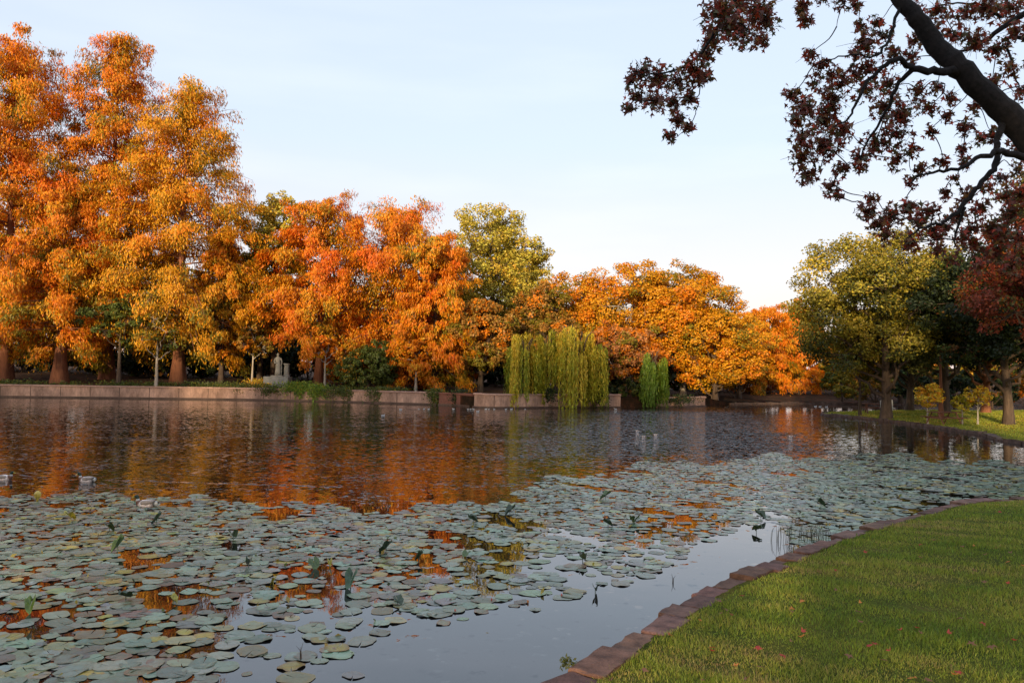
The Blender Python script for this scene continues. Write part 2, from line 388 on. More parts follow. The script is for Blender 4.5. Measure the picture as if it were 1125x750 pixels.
wm = fast_mesh('water', np.array([(-110, -20, 0), (85, -20, 0), (85, 105, 0), (-110, 105, 0)]), np.array([[0, 1, 2, 3]]))
tag(link('water', wm, mt), kind='structure')

# ------------------------------------------------------------------ foliage builders
def leaf_cards(c, nrm, L, W, rng, down=None):
    """rhombic leaf cards: centres c, rough normals nrm, length L, width W"""
    n = len(c)
    nn = nrm/(np.linalg.norm(nrm, axis=1, keepdims=True)+1e-9)
    if down is None: d = rng.normal(size=(n, 3))
    else: d = down
    t = d-nn*np.sum(d*nn, axis=1, keepdims=True); t /= np.linalg.norm(t, axis=1, keepdims=True)+1e-9
    s = np.cross(nn, t)
    L = np.asarray(L).reshape(-1, 1)/2; W = np.asarray(W).reshape(-1, 1)/2
    V = np.empty((n, 4, 3)); V[:, 0] = c-t*L; V[:, 1] = c+s*W+nn*W*.3; V[:, 2] = c+t*L; V[:, 3] = c-s*W+nn*W*.3
    F = np.arange(n*4).reshape(n, 4)
    return V.reshape(-1, 3), F
def colours(pal, key, rng, n, jit=.18):
    """pal: list of (weight, rgb); key in 0..1 picks smoothly, jitter per leaf"""
    pal = [(w, np.array(c)) for w, c in pal]
    cum = np.cumsum([w for w, _ in pal]); cum = cum/cum[-1]
    k = np.clip(key+rng.normal(0, .13, n), 0, .9999)
    idx = np.searchsorted(cum, k)
    C = np.array([c for _, c in pal])[idx]
    return C*np.clip(1+rng.normal(0, jit, (n, 1)), .4, 1.7)*np.clip(1+rng.normal(0, .06, (n, 3)), .7, 1.3)

OR = (.62, .19, .007); GO = (.58, .265, .010); RE = (.62, .125, .007); OL = (.20, .155, .012); YG = (.46, .37, .05)
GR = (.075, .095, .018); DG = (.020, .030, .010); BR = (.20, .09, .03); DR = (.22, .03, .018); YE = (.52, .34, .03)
PAL = {
 'orange': [(.16, OL), (.22, GO), (.45, OR), (.12, RE)],
 'redorange': [(.10, OL), (.28, GO), (.42, OR), (.2, RE)],
 'gold': [(.16, OL), (.5, GO), (.3, OR)],
 'olive': [(.3, GR), (.45, OL), (.2, GO)],
 'yellowgreen': [(.18, OL), (.55, YG), (.25, YE)],
 'green': [(.5, GR), (.35, (.10, .12, .022)), (.15, OL)],
 'dark': [(.6, DG), (.3, GR), (.1, BR)],  # near-black leaf tones, shade of dense growth put into the colour
 'brown': [(.35, OL), (.45, (.30, .15, .025)), (.2, OR)],
 'willow': [(.2, (.20, .24, .02)), (.42, (.42, .38, .03)), (.38, (.62, .45, .04))],
 'willowgreen': [(.5, (.11, .18, .02)), (.4, (.22, .28, .025)), (.1, (.42, .32, .03))],
 'oak': [(.26, (.07, .075, .015)), (.40, (.24, .19, .02)), (.28, (.42, .32, .04)), (.06, YE)],
 'redgreen': [(.30, (.10, .09, .02)), (.34, (.19, .04, .018)), (.2, (.30, .06, .02)), (.16, (.38, .13, .02))],
 'yellow': [(.1, OL), (.5, (.66, .46, .04)), (.35, (.70, .30, .02))],
 'pinkish': [(.2, OL), (.4, (.42, .17, .05)), (.4, OR)],
}

def limb(acc, a, b, r0, r1, rng, sag=0., n=6, sides=5):
    a = np.array(a, float); b = np.array(b, float); L = np.linalg.norm(b-a)
    t = np.linspace(0, 1, n)[:, None]
    path = a+(b-a)*t; path[:, 2] += sag*L*np.sin(t[:, 0]*PI)
    path[1:-1] += rng.normal(0, .035*L, (n-2, 3))
    acc.append(tube_arr(path, r0+(r1-r0)*t[:, 0], sides))
def merge(parts):
    V, F, k = [], [], 0
    for v, f in parts:
        V.append(v); F.append(np.array(f)+k); k += len(v)
    return np.concatenate(V), np.concatenate(F)

def make_tree(name, label, cat, group, x, y, H, Rr, kind='broad', pal='orange', nleaf=15000, leaf=.26, bark='bark',
              trunk_r=.3, bottom=.12, lean=(0, 0), seed=1, trunks=None, squash=1.0, greenlow=0.0, gap=.0, shape=1.0):
    rng = np.random.default_rng(seed*17+3)
    z0 = gz1(x, y)
    if kind == 'willow': z0 = max(z0, .3)
    root = empty(name, (x, y, z0), label, cat, group)
    cyp = kind == 'cypress'
    # trunk
    nt_ = 12; t = np.linspace(0, 1, nt_); topz = H*(.96 if cyp else .62)
    tp = np.stack([lean[0]*t**1.5+np.cumsum(rng.normal(0, .05, nt_))*(trunk_r), lean[1]*t**1.5+np.cumsum(rng.normal(0, .05, nt_))*trunk_r, t*topz], 1)
    tp[0] = (0, 0, -.3)
    flare = 1+(.62 if cyp else .4)*np.exp(-t*topz/ (1.2 if cyp else .5))
    tr = trunk_r*(1-t*(.93 if cyp else .7))*flare
    tv, tf = tube_arr(tp, tr, 14 if cyp else 10, ridge=.18 if cyp else .06)
    link('trunk', fast_mesh('trunk', tv, tf, smooth=True), M[bark], root)
    parts = []
    def trunk_at(z):
        u = np.clip(z/topz, 0, 1)*(nt_-1); i = int(min(u, nt_-2)); f = u-i
        return tp[i]*(1-f)+tp[i+1]*f
    C, NR, KEY, DN, SC = [], [], [], [], []
    ph = rng.uniform(0, 6, 6)
    def smooth_key(p):
        return .5+.22*np.sin(p[:, 0]*.9+ph[0])*np.sin(p[:, 2]*.7+ph[1])+.22*np.sin(p[:, 1]*.8+ph[2]+p[:, 0]*.5)*np.sin(p[:, 2]*.45+ph[3])
    if cyp:
        nb = int(42+H*2.1); zb = H*bottom
        tuft = []
        for i in range(nb):
            u = (i+.5)/nb; z = zb+(H-zb)*u**.92*.985
            ang = i*2.399+rng.uniform(-.4, .4)
            prof = min(1, .62+u*2.6)*(1-max(0, u-.05)/.97)**(.72*shape)+.03
            L = Rr*prof*rng.choice([rng.uniform(.84, 1.04), rng.uniform(.55, .86)], p=[.66, .34])
            slope = .02+.75*u+rng.uniform(-.22, .22)
            base = trunk_at(z); dirv = np.array((math.cos(ang), math.sin(ang), 0)); sidev = np.array((-dirv[1], dirv[0], 0))
            s = np.linspace(0, 1, 7)
            path = base+dirv*(L*s)[:, None]; path[:, 2] += L*(slope*s-.36*s**2.4)
            path[1:] += np.outer(s[1:]*L*.06, rng.normal(size=3))
            br = max(.03, trunk_r*.22*(1-u*.7))
            parts.append(tube_arr(path, br*(1-s*.85), 5))
            ntu = max(3, int(L*1.9))
            for k in range(ntu):
                sk = (rng.uniform(.04, 1)**.62 if u < .8 else rng.uniform(0, 1))*1.03; q = base+dirv*L*sk; q[2] += L*(slope*sk-.36*sk**2.4)+rng.normal(0, .3)
                q = q+sidev*rng.uniform(-1, 1)*L*.30*(1.15-sk)+np.array((0, 0, rng.normal(0, .12)))
                tuft.append((q, dirv, .5+rng.uniform(0, .45), rng.uniform(0, 1), L))
                if rng.random() < .3:
                    parts.append(tube_arr(np.array([base+dirv*L*max(0, sk-.2)+(0, 0, L*(slope*(sk-.2)-.28*max(0, sk-.2)**2.2)), q]), [br*.4, br*.12], 3))
        per = max(6, int(nleaf*2.1)//len(tuft))
        sc = max(1.0, Rr/5.5)
        for q, dv, sz, kk, L in tuft:
            sz *= sc
            n = int(per*rng.uniform(.5, 1.5)*sz/sc/.72)
            o_ = rng.normal(size=(n, 3)); o_ *= (rng.uniform(.05, 1, (n, 1))**.45)/np.linalg.norm(o_, axis=1, keepdims=True)*np.array((.78, .78, .36))*sz
            o_[:, 2] -= np.abs(rng.exponential(.24*sz, n))
            C.append(q+o_)
            NR.append(rng.normal(size=(n, 3))*.5+dv*.75+np.array((0, 0, .35))+o_/sz*.5)
            DN.append(rng.normal(size=(n, 3))*.30+np.array((0, 0, -1))+dv*.30)
            KEY.append(np.full(n, (kk-.5)*.55))
        Cc = np.concatenate(C); key = smooth_key(Cc)+np.concatenate(KEY)
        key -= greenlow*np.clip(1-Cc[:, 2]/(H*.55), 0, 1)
        Nn = np.concatenate(NR); Dn = np.concatenate(DN); n = len(Cc)
        L_ = leaf*rng.uniform(.9, 1.9, n); W_ = leaf*rng.uniform(.28, .5, n)
        v, f = leaf_cards(Cc, Nn, L_, W_, rng, Dn)
    elif kind == 'willow':
        ncl = 10; rr = Rr*.72
        strands = int(nleaf/55)
        Cl = []
        for i in range(6):
            a_ = rng.uniform(0, 2*PI); e = np.array((math.cos(a_)*rr*rng.uniform(.3, .9), math.sin(a_)*rr*rng.uniform(.3, .9), H*rng.uniform(.82, .98)))
            limb(parts, trunk_at(H*rng.uniform(.3, .6)), e, trunk_r*.45, .04, rng, .12)
            Cl.append(e)
        heads = []
        for k in range(9):
            a_ = k*2.399+rng.uniform(-.3, .3); q_ = Rr*.80*math.sqrt((k+.3)/9)
            heads.append((math.cos(a_)*q_, math.sin(a_)*q_, H*rng.uniform(.58, 1.0)*(1-.10*(q_/Rr)**2), Rr*rng.uniform(.16, .34), rng.choice([0, .08, .2, .45]), rng.normal(0, .22)))
        for k in range(strands):
            hx, hy, hz, hr, cut, hk = heads[int(rng.integers(0, 9))]
            a_ = rng.uniform(0, 2*PI); q_ = hr*math.sqrt(rng.uniform(0.0, 1)); ox, oy = math.cos(a_)*q_, math.sin(a_)*q_
            zt = hz-hr*.9*(q_/hr)**2.2*rng.uniform(.6, 1.1)
            Ls = (zt-H*bottom)*(1-cut*rng.uniform(.5, 1))*(1-.45*rng.uniform(0, 1)**2.2)
            if Ls < .5: continue
            m_ = int(55*Ls/H); s = np.sort(rng.uniform(0, 1, m_)); out = .25*np.sqrt(s)
            dx_, dy_ = hx+ox, hy+oy; dl = math.hypot(dx_, dy_)+.01
            C.append(np.stack([dx_+dx_/dl*out+rng.normal(0, .05, m_), dy_+dy_/dl*out+rng.normal(0, .05, m_), zt-Ls*s], 1))
            NR.append(rng.normal(size=(m_, 3))*.6+np.array((dx_/dl, dy_/dl, .1)))
            KEY.append(np.full(m_, hk+rng.normal(0, .12))+.35*(1-s)-.2)
            DN.append(rng.normal(size=(m_, 3))*.14+np.array((0, 0, -1)))
        Cc = np.concatenate(C); n = len(Cc); key = .45+np.concatenate(KEY)
        v, f = leaf_cards(Cc, np.concatenate(NR), leaf*rng.uniform(1.2, 2.2, n), leaf*rng.uniform(.25, .4, n), rng, np.concatenate(DN))
    else:
        zb = H*bottom; hc = (H-zb)/2; zc = zb+hc
        nl = 18 if Rr > 3 else 9
        lobes = []
        for i in range(nl):
            ca = 1-2*(i+.5)/nl*.86; sa = math.sqrt(max(0, 1-ca*ca)); an = i*2.399+rng.uniform(-.5, .5)
            f_ = rng.uniform(.42, .72); hx = Rr*(.60+.2*(1-abs(ca)))
            lp = np.array((math.cos(an)*sa*Rr*f_*1.05, math.sin(an)*sa*Rr*f_*1.05, zc+ca*hc*rng.uniform(.60, .80)))
            lp[0] += lean[0]*lp[2]/H*.9; lp[1] += lean[1]*lp[2]/H*.9
            lobes.append((lp, min(Rr, hc)*rng.uniform(.30, .50)))
        cl = []
        for lp, lr in lobes:
            a0 = trunk_at(min(topz, max(H*bottom*.8, lp[2]-Rr*.55)))
            limb(parts, a0, lp, trunk_r*.42, trunk_r*.1, rng, -.08, 7, 6)
            nc = int(15*squash)+int(rng.integers(0, 6))
            for k in range(nc):
                d = rng.normal(size=3); d /= np.linalg.norm(d); d[2] = d[2]*.85+.1
                q = lp+d*lr*rng.uniform(.65, 1.18)*np.array((1, 1, .85))
                cl.append((q, d, lr*rng.uniform(.22, .40)))
                if k % 2 == 0: limb(parts, lp+(q-lp)*rng.uniform(-.2, .2), q, trunk_r*.1, .015, rng, 0, 4, 4)
        area = sum(c[2]**2 for c in cl)
        for q, d, r_ in cl:
            if rng.random() < gap: continue
            n = max(5, int(nleaf*r_*r_/area)); o_ = rng.normal(size=(n, 3)); o_ /= np.linalg.norm(o_, axis=1, keepdims=True)
            o_ *= (rng.uniform(.15, 1, (n, 1))**.5)*r_*1.25; o_[:, 2] *= .62
            C.append(q+o_); NR.append(o_/r_*.5+d*.4+rng.normal(size=(n, 3))*.55+np.array((0, 0, .35)))
            KEY.append(np.full(n, rng.normal(0, .16)))
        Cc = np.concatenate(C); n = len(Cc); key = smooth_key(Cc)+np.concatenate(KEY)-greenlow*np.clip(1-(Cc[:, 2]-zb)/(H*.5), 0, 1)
        v, f = leaf_cards(Cc, np.concatenate(NR), leaf*rng.uniform(.8, 1.35, n), leaf*rng.uniform(.5, .85, n), rng)
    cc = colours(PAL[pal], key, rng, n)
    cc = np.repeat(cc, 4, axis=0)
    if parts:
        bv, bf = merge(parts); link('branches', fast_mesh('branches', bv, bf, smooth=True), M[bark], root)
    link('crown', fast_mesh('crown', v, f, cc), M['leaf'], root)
    return root

# tree table: name, label, category, group, px centre, distance, px top, px halfwidth, kind, palette, leaves, extra
def T(name, label, cat, group, px, Y, top, hw, wide=1.0, **k):
    hw *= wide
    q = P(px, 415, Y); x = q.x; z0 = gz1(x, Y)
    if k.get('kind') == 'willow': z0 = max(z0, .3)
    H = P(px, top, Y).z-z0; Rr = hw/FPX*Y
    return make_tree(name, label, cat, group, x, Y, H, Rr, **k)
#TREES

LB = 'trees along the far bank'
CY = 'bald_cypress'
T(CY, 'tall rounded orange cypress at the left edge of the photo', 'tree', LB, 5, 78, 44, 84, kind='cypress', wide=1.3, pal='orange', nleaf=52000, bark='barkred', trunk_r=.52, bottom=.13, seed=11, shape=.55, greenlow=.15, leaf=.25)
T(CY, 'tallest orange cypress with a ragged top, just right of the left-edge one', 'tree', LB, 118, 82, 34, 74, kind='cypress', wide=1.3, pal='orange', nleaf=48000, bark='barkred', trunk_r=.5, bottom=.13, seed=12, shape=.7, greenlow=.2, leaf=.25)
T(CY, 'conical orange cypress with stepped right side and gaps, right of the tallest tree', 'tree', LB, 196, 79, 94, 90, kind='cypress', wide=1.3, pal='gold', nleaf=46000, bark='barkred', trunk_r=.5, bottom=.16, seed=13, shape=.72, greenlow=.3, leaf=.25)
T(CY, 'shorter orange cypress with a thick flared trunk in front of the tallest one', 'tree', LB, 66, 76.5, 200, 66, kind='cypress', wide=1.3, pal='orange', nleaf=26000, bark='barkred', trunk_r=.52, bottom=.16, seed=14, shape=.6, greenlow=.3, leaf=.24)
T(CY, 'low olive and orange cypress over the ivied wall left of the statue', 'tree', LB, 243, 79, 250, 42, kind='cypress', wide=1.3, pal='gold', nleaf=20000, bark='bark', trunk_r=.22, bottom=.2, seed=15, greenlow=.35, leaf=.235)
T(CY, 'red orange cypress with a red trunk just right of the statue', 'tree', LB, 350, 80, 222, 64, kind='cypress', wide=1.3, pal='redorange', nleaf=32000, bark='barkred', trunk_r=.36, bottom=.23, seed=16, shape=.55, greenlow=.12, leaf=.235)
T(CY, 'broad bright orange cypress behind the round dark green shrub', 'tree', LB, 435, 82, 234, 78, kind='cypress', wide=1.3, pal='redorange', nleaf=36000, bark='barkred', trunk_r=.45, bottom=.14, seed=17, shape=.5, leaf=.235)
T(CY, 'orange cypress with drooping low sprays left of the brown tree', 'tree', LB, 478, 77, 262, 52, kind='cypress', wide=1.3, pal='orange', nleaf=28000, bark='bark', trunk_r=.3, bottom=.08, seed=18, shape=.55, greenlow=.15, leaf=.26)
T('poplar', 'slim yellow green tree in the gap between the tall and the red orange cypresses', 'tree', LB, 300, 84, 206, 42, pal='yellowgreen', nleaf=18000, leaf=.27, trunk_r=.3, bottom=.35, seed=19, gap=.15, greenlow=.3)
T('oak', 'dark green tree filling the gap below the slim yellow green one', 'tree', LB, 285, 86, 262, 36, pal='olive', nleaf=14000, leaf=.27, trunk_r=.3, bottom=.12, seed=20)
T('cottonwood', 'tall pale yellow green tree rising over the orange cypresses', 'tree', LB, 540, 96, 224, 60, pal='yellowgreen', nleaf=34000, leaf=.28, trunk_r=.5, bottom=.2, seed=21, gap=.1)
T('cottonwood', 'pale yellow green tree with a thin loose side crown left of the orange row', 'tree', LB, 580, 96, 260, 34, pal='yellowgreen', nleaf=13000, leaf=.26, trunk_r=.35, bottom=.2, seed=22, gap=.15)
T('oak', 'dense brown olive tree between the orange cypress and the left willow', 'tree', LB, 528, 76.5, 325, 38, pal='brown', nleaf=26000, leaf=.24, trunk_r=.28, bottom=.03, seed=23, greenlow=.35)
T('oak', 'brownish orange tree rising behind the left willow', 'tree', LB, 594, 86, 308, 46, pal='brown', nleaf=22000, leaf=.26, trunk_r=.3, bottom=.1, seed=24)
T('maple', 'golden orange tree behind the widest willow', 'tree', LB, 634, 90, 298, 50, pal='gold', nleaf=22000, leaf=.26, trunk_r=.3, bottom=.1, seed=25, gap=.1)
T('sycamore', 'large golden orange tree with pale branches behind the low rust bush', 'tree', LB, 692, 87, 286, 64, pal='gold', nleaf=40000, leaf=.25, bark='barkpale', trunk_r=.35, bottom=.06, seed=26, gap=.16)
T('sycamore', 'large round golden orange tree highest of the right orange row', 'tree', LB, 750, 88, 282, 62, pal='gold', nleaf=42000, leaf=.25, bark='barkpale', trunk_r=.35, bottom=.04, seed=27, gap=.06)
T('maple', 'lower golden orange tree hanging over the gap in the wall', 'tree', LB, 786, 84, 335, 50, pal='gold', nleaf=30000, leaf=.24, trunk_r=.3, bottom=.0, seed=28)
T('maple', 'low rounded rust orange tree between the widest and the small willow', 'tree', LB, 680, 76.5, 356, 54, pal='pinkish', nleaf=26000, leaf=.22, trunk_r=.22, bottom=.06, seed=29, squash=.9)
T(CY, 'orange cypress on the red brown bank nearest the golden row', 'tree', LB, 832, 101, 344, 40, kind='cypress', wide=1.3, pal='orange', nleaf=22000, bark='bark', trunk_r=.4, bottom=.1, seed=30, shape=.5, leaf=.28)
T(CY, 'orange cypress on the red brown bank nearest the peninsula', 'tree', LB, 876, 103, 338, 38, kind='cypress', wide=1.3, pal='orange', nleaf=22000, bark='bark', trunk_r=.4, bottom=.12, seed=31, shape=.6, leaf=.28)
T('maple', 'low olive gold tree seen under the left side of the big peninsula oak', 'tree', LB, 928, 104, 388, 42, pal='olive', nleaf=14000, leaf=.26, trunk_r=.25, bottom=.05, seed=32)
T('maple', 'brown tree behind the two orange cypresses of the red brown bank', 'tree', LB, 858, 118, 350, 46, pal='brown', nleaf=12000, leaf=.3, trunk_r=.3, bottom=.05, seed=33)
T('maple', 'golden orange tree between the golden row and the cypresses of the red brown bank', 'tree', LB, 812, 92, 350, 40, pal='gold', nleaf=18000, leaf=.25, trunk_r=.25, bottom=.0, seed=34)
T('oak', 'olive gold tree just behind the gap between the left and middle willows', 'tree', LB, 612, 79, 345, 34, pal='brown', nleaf=16000, leaf=.23, trunk_r=.22, bottom=.0, seed=35)
T('shrub', 'dark bush over the water between the widest and the small willow', 'shrub', None, 688, 74.6, 415, 26, pal='dark', nleaf=7000, leaf=.2, trunk_r=.08, bottom=-.35, seed=36)
# willows
WI = 'willows hanging over the wall'
T('willow', 'weeping yellow green willow nearest the rounded wall end', 'tree', WI, 574, 68.3, 362, 24, kind='willow', pal='willow', nleaf=15000, leaf=.2, bark='bark', trunk_r=.2, bottom=-.19, seed=41)
T('willow', 'middle weeping willow with the shortest strands above the wall', 'tree', WI, 602, 70.6, 360, 25, kind='willow', pal='willow', nleaf=17000, leaf=.2, trunk_r=.2, bottom=.05, seed=42)
T('willow', 'widest weeping willow with strands reaching down to the water', 'tree', WI, 635, 70.2, 354, 34, kind='willow', pal='willow', nleaf=24000, leaf=.2, trunk_r=.25, bottom=-.2, seed=43)
T('willow', 'small bright green weeping willow hanging right down to the water', 'tree', WI, 717, 73.4, 384, 16, kind='willow', pal='willowgreen', nleaf=12000, leaf=.19, trunk_r=.12, bottom=-.2, seed=44)
# shrubs and understory on the far bank
T('shrub', 'big round dark green shrub hanging over the wall under the orange trees', 'shrub', None, 406, 75.5, 377, 38, pal='green', nleaf=18000, leaf=.2, trunk_r=.15, bottom=-.1, seed=45)
T('small_tree', 'twiggy half bare green tree between the flared cypress trunks', 'tree', LB, 130, 74.8, 315, 36, pal='green', nleaf=6500, leaf=.25, bark='bark', trunk_r=.22, bottom=.3, seed=46, gap=.4)
T('small_tree', 'almost leafless brown twiggy tree on the wall left of the ivy', 'tree', LB, 172, 74.8, 330, 34, pal='olive', nleaf=2600, leaf=.25, bark='barkpale', trunk_r=.16, bottom=.3, seed=47, gap=.5)
T('small_tree', 'slim tree with a grey trunk and brown leaves just left of the statue', 'tree', LB, 277, 78.5, 345, 22, pal='brown', nleaf=5000, leaf=.24, bark='barkpale', trunk_r=.12, bottom=.35, seed=48, gap=.2)
T('small_tree', 'slim tree with a straight pale trunk right of the statue', 'tree', LB, 357, 75.9, 365, 20, pal='redorange', nleaf=3500, leaf=.23, bark='barkpale', trunk_r=.13, bottom=.45, seed=49, gap=.1)
T('small_tree', 'slim tree with a pale trunk right of the round dark shrub', 'tree', LB, 457, 74.8, 368, 24, pal='gold', nleaf=5000, leaf=.24, bark='barkpale', trunk_r=.13, bottom=.35, seed=50, gap=.1)
# dense growth behind the bank, dark leaf colours standing in for deep shade
BK = 'dark trees behind the far bank'
i = 0
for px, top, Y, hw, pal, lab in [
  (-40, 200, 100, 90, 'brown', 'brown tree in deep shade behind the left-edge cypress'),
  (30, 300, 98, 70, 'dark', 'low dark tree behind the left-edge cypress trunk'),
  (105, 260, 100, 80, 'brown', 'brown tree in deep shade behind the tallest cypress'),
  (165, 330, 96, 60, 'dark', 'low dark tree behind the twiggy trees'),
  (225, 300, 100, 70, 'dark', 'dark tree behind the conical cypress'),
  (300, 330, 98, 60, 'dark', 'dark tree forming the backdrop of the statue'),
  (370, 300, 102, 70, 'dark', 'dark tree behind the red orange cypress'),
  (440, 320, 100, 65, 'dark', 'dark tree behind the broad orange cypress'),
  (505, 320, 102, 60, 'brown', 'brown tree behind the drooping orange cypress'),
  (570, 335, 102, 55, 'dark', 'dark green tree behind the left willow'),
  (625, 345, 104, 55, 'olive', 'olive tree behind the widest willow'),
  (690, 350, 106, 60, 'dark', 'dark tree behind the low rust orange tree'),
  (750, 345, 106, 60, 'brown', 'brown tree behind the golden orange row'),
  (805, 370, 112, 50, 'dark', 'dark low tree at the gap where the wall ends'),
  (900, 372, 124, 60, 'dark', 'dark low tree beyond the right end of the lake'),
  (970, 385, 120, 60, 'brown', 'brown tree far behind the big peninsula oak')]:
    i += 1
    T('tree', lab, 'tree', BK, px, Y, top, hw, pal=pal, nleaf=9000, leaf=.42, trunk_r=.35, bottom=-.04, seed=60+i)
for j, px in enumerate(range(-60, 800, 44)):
    T('shrub', 'bush coloured dark as deep shade behind the far bank trunks, number %d' % j if 0 else 'bush coloured dark as deep shade behind the far bank trunks', 'shrub', 'dark bushes behind the far bank trunks', px+(j*37 % 17)-8, 88+(j*7 % 5), 372+(j*13 % 19), 42, pal='dark', nleaf=3800, leaf=.42, trunk_r=.1, bottom=-.1, seed=200+j)
# peninsula
PN = 'trees on the peninsula'
r_ = T('oak', 'big spreading yellow olive oak on the tip of the grassy peninsula', 'tree', PN, 974, 57, 246, 98, pal='oak', nleaf=70000, leaf=.19, bark='bark', trunk_r=.36, bottom=.10, seed=81, gap=.08, greenlow=.25)
acc = []; lr = np.random.default_rng(3)
b0 = r_.location
v_, f_ = tube_arr([P(983, 426, 57)-b0, P(975, 419, 56.9)-b0, P(962, 414, 56.7)-b0, P(945, 408, 56.4)-b0, P(928, 401, 56)-b0, P(912, 397, 55.8)-b0], [.12, .10, .09, .08, .06, .04], 7)
link('bare_limb', fast_mesh('bare_limb', v_, f_, smooth=True), M['bark'], r_)
T('oak', 'dark green oak with a thick leaning trunk on the right side of the peninsula', 'tree', PN, 1108, 50, 262, 96, pal='dark', nleaf=52000, leaf=.19, bark='bark', trunk_r=.30, bottom=.20, lean=(-.8, 0), seed=82, greenlow=.1)
T('oak', 'dark oak behind the big yellow olive oak', 'tree', PN, 1038, 61, 285, 74, pal='dark', nleaf=30000, leaf=.23, trunk_r=.35, bottom=.17, seed=83)
T('oak', 'dark tree with twin look behind the oak trunk left of the orange sapling', 'tree', PN, 1000, 66, 335, 60, pal='dark', nleaf=14000, leaf=.25, trunk_r=.3, bottom=.25, seed=84)
T('oak', 'thin dark tree on the left point of the peninsula', 'tree', PN, 945, 61, 352, 42, pal='olive', nleaf=16000, leaf=.21, trunk_r=.11, bottom=.26, seed=85)
T('oak', 'dark tree with a reddish trunk behind the thin green sapling', 'tree', PN, 1083, 63, 320, 66, pal='dark', nleaf=20000, leaf=.25, bark='barkred', trunk_r=.32, bottom=.25, seed=86)
T('oak', 'dark tree with a broad trunk far right behind the leaning oak', 'tree', PN, 1150, 72, 330, 66, pal='dark', nleaf=12000, leaf=.28, bark='barkred', trunk_r=.45, bottom=.22, seed=87)
T('pine', 'tall straight pinkish trunk tree between the orange and green saplings', 'tree', PN, 1034, 55, 330, 26, pal='dark', nleaf=6000, leaf=.22, bark='barkred', trunk_r=.16, bottom=.45, seed=88)
for j, (px, Y, top, hw, pal, lab) in enumerate([(990, 96, 385, 46, 'brown', 'brown tree beyond the back channel behind the oak trunk'), (1050, 112, 390, 44, 'olive', 'olive tree beyond the peninsula behind the saplings'), (1100, 120, 385, 48, 'brown', 'russet tree far beyond the peninsula at the right'), (1160, 116, 380, 50, 'dark', 'dark tree far beyond the peninsula past the right edge')]):
    T('tree', lab, 'tree', 'trees beyond the peninsula', px, Y, top, hw, pal=pal, nleaf=9000, leaf=.34, trunk_r=.3, bottom=.1, seed=100+j)
for j, (px, Y, top, hw, pal, lab) in enumerate([(925, 88, 405, 30, 'olive', 'olive bush across the back channel left of the oak trunk'), (962, 92, 402, 32, 'brown', 'russet bush across the back channel behind the left picnic table'), (1003, 84, 408, 28, 'dark', 'dark bush behind the orange sapling'), (1048, 78, 405, 32, 'dark', 'dark bush behind the slender sapling'), (1090, 80, 402, 30, 'dark', 'dark bush behind the leaning oak trunk'), (1132, 84, 402, 34, 'brown', 'russet bush at the right edge behind the leaning oak')]):
    T('bush', lab, 'shrub', 'bushes behind the peninsula', px, Y, top, hw, pal=pal, nleaf=6000, leaf=.26, trunk_r=.08, bottom=-.1, seed=300+j)
T('sapling', 'round yellow orange sapling on a thin pale stem near the picnic table', 'tree', None, 1019, 51, 421, 20, pal='yellow', nleaf=3000, leaf=.13, bark='barkpale', trunk_r=.05, bottom=.32, seed=91)
T('sapling', 'slender yellow green sapling right of the picnic table', 'tree', None, 1057, 50.5, 432, 10, pal='willow', nleaf=1500, leaf=.12, bark='barkpale', trunk_r=.045, bottom=.3, seed=92)
T('sapling', 'orange gold sapling on a pale stem, rightmost of the young trees', 'tree', None, 1074, 50, 423, 14, pal='yellow', nleaf=1800, leaf=.13, bark='barkpale', trunk_r=.05, bottom=.35, seed=93, gap=.2)
# nearer tree at the right edge, red and green
T('sweetgum', 'red and green leaved tree at the right edge behind the dark overhanging limb', 'tree', None, 1172, 31, 175, 100, pal='redgreen', nleaf=34000, leaf=.14, bark='bark', trunk_r=.3, bottom=.28, seed=94)

# trees behind the photographer's lawn which keep the near lawn in shade
for j, (x, y, H, r, lab) in enumerate([(-48, -16, 16, 7, 'shade tree farthest to the left behind the near lawn'), (-36, -17, 16, 7, 'second shade tree from the left behind the near lawn'), (-24, -14, 16, 7, 'third shade tree from the left behind the near lawn'), (-12, -15, 17, 7.5, 'broad shade tree behind the lawn left of the camera'), (1, -16, 12.5, 7, 'broad shade tree straight behind the camera'), (13, -13, 12.5, 7, 'shade tree behind the lawn right of the camera'), (-3, -8.5, 12.5, 5.5, 'nearest shade tree behind the camera, in front of the row'), (-100, -36, 23, 9.5, 'tall back row shade tree, farthest to the left'), (-86, -31, 25, 9.5, 'tall back row shade tree, second from the left'), (-73, -33, 22.5, 9.5, 'tall back row shade tree, third from the left'), (-59, -35, 26, 9.5, 'tall back row shade tree, fourth from the left'), (-45, -30, 23.5, 9.5, 'tall back row shade tree, fifth from the left'), (-31, -32, 25, 9.5, 'tall back row shade tree, fourth from the right'), (-20, -34, 22.5, 8, 'tall back row shade tree, third from the right'), (-11, -36, 24.5, 7.5, 'tall back row shade tree, second from the right'), (13, -31, 23, 7, 'tall back row shade tree, rightmost')]):
    make_tree('shade_tree', lab, 'tree', 'trees shading the near lawn', x, y, H, r, pal='green', nleaf=(5000 if H == 12.5 else 16000), leaf=(.30 if H == 12.5 else .46), trunk_r=(.2 if H == 12.5 else .35), bottom=(.04 if H == 12.5 else .15), seed=120+j)

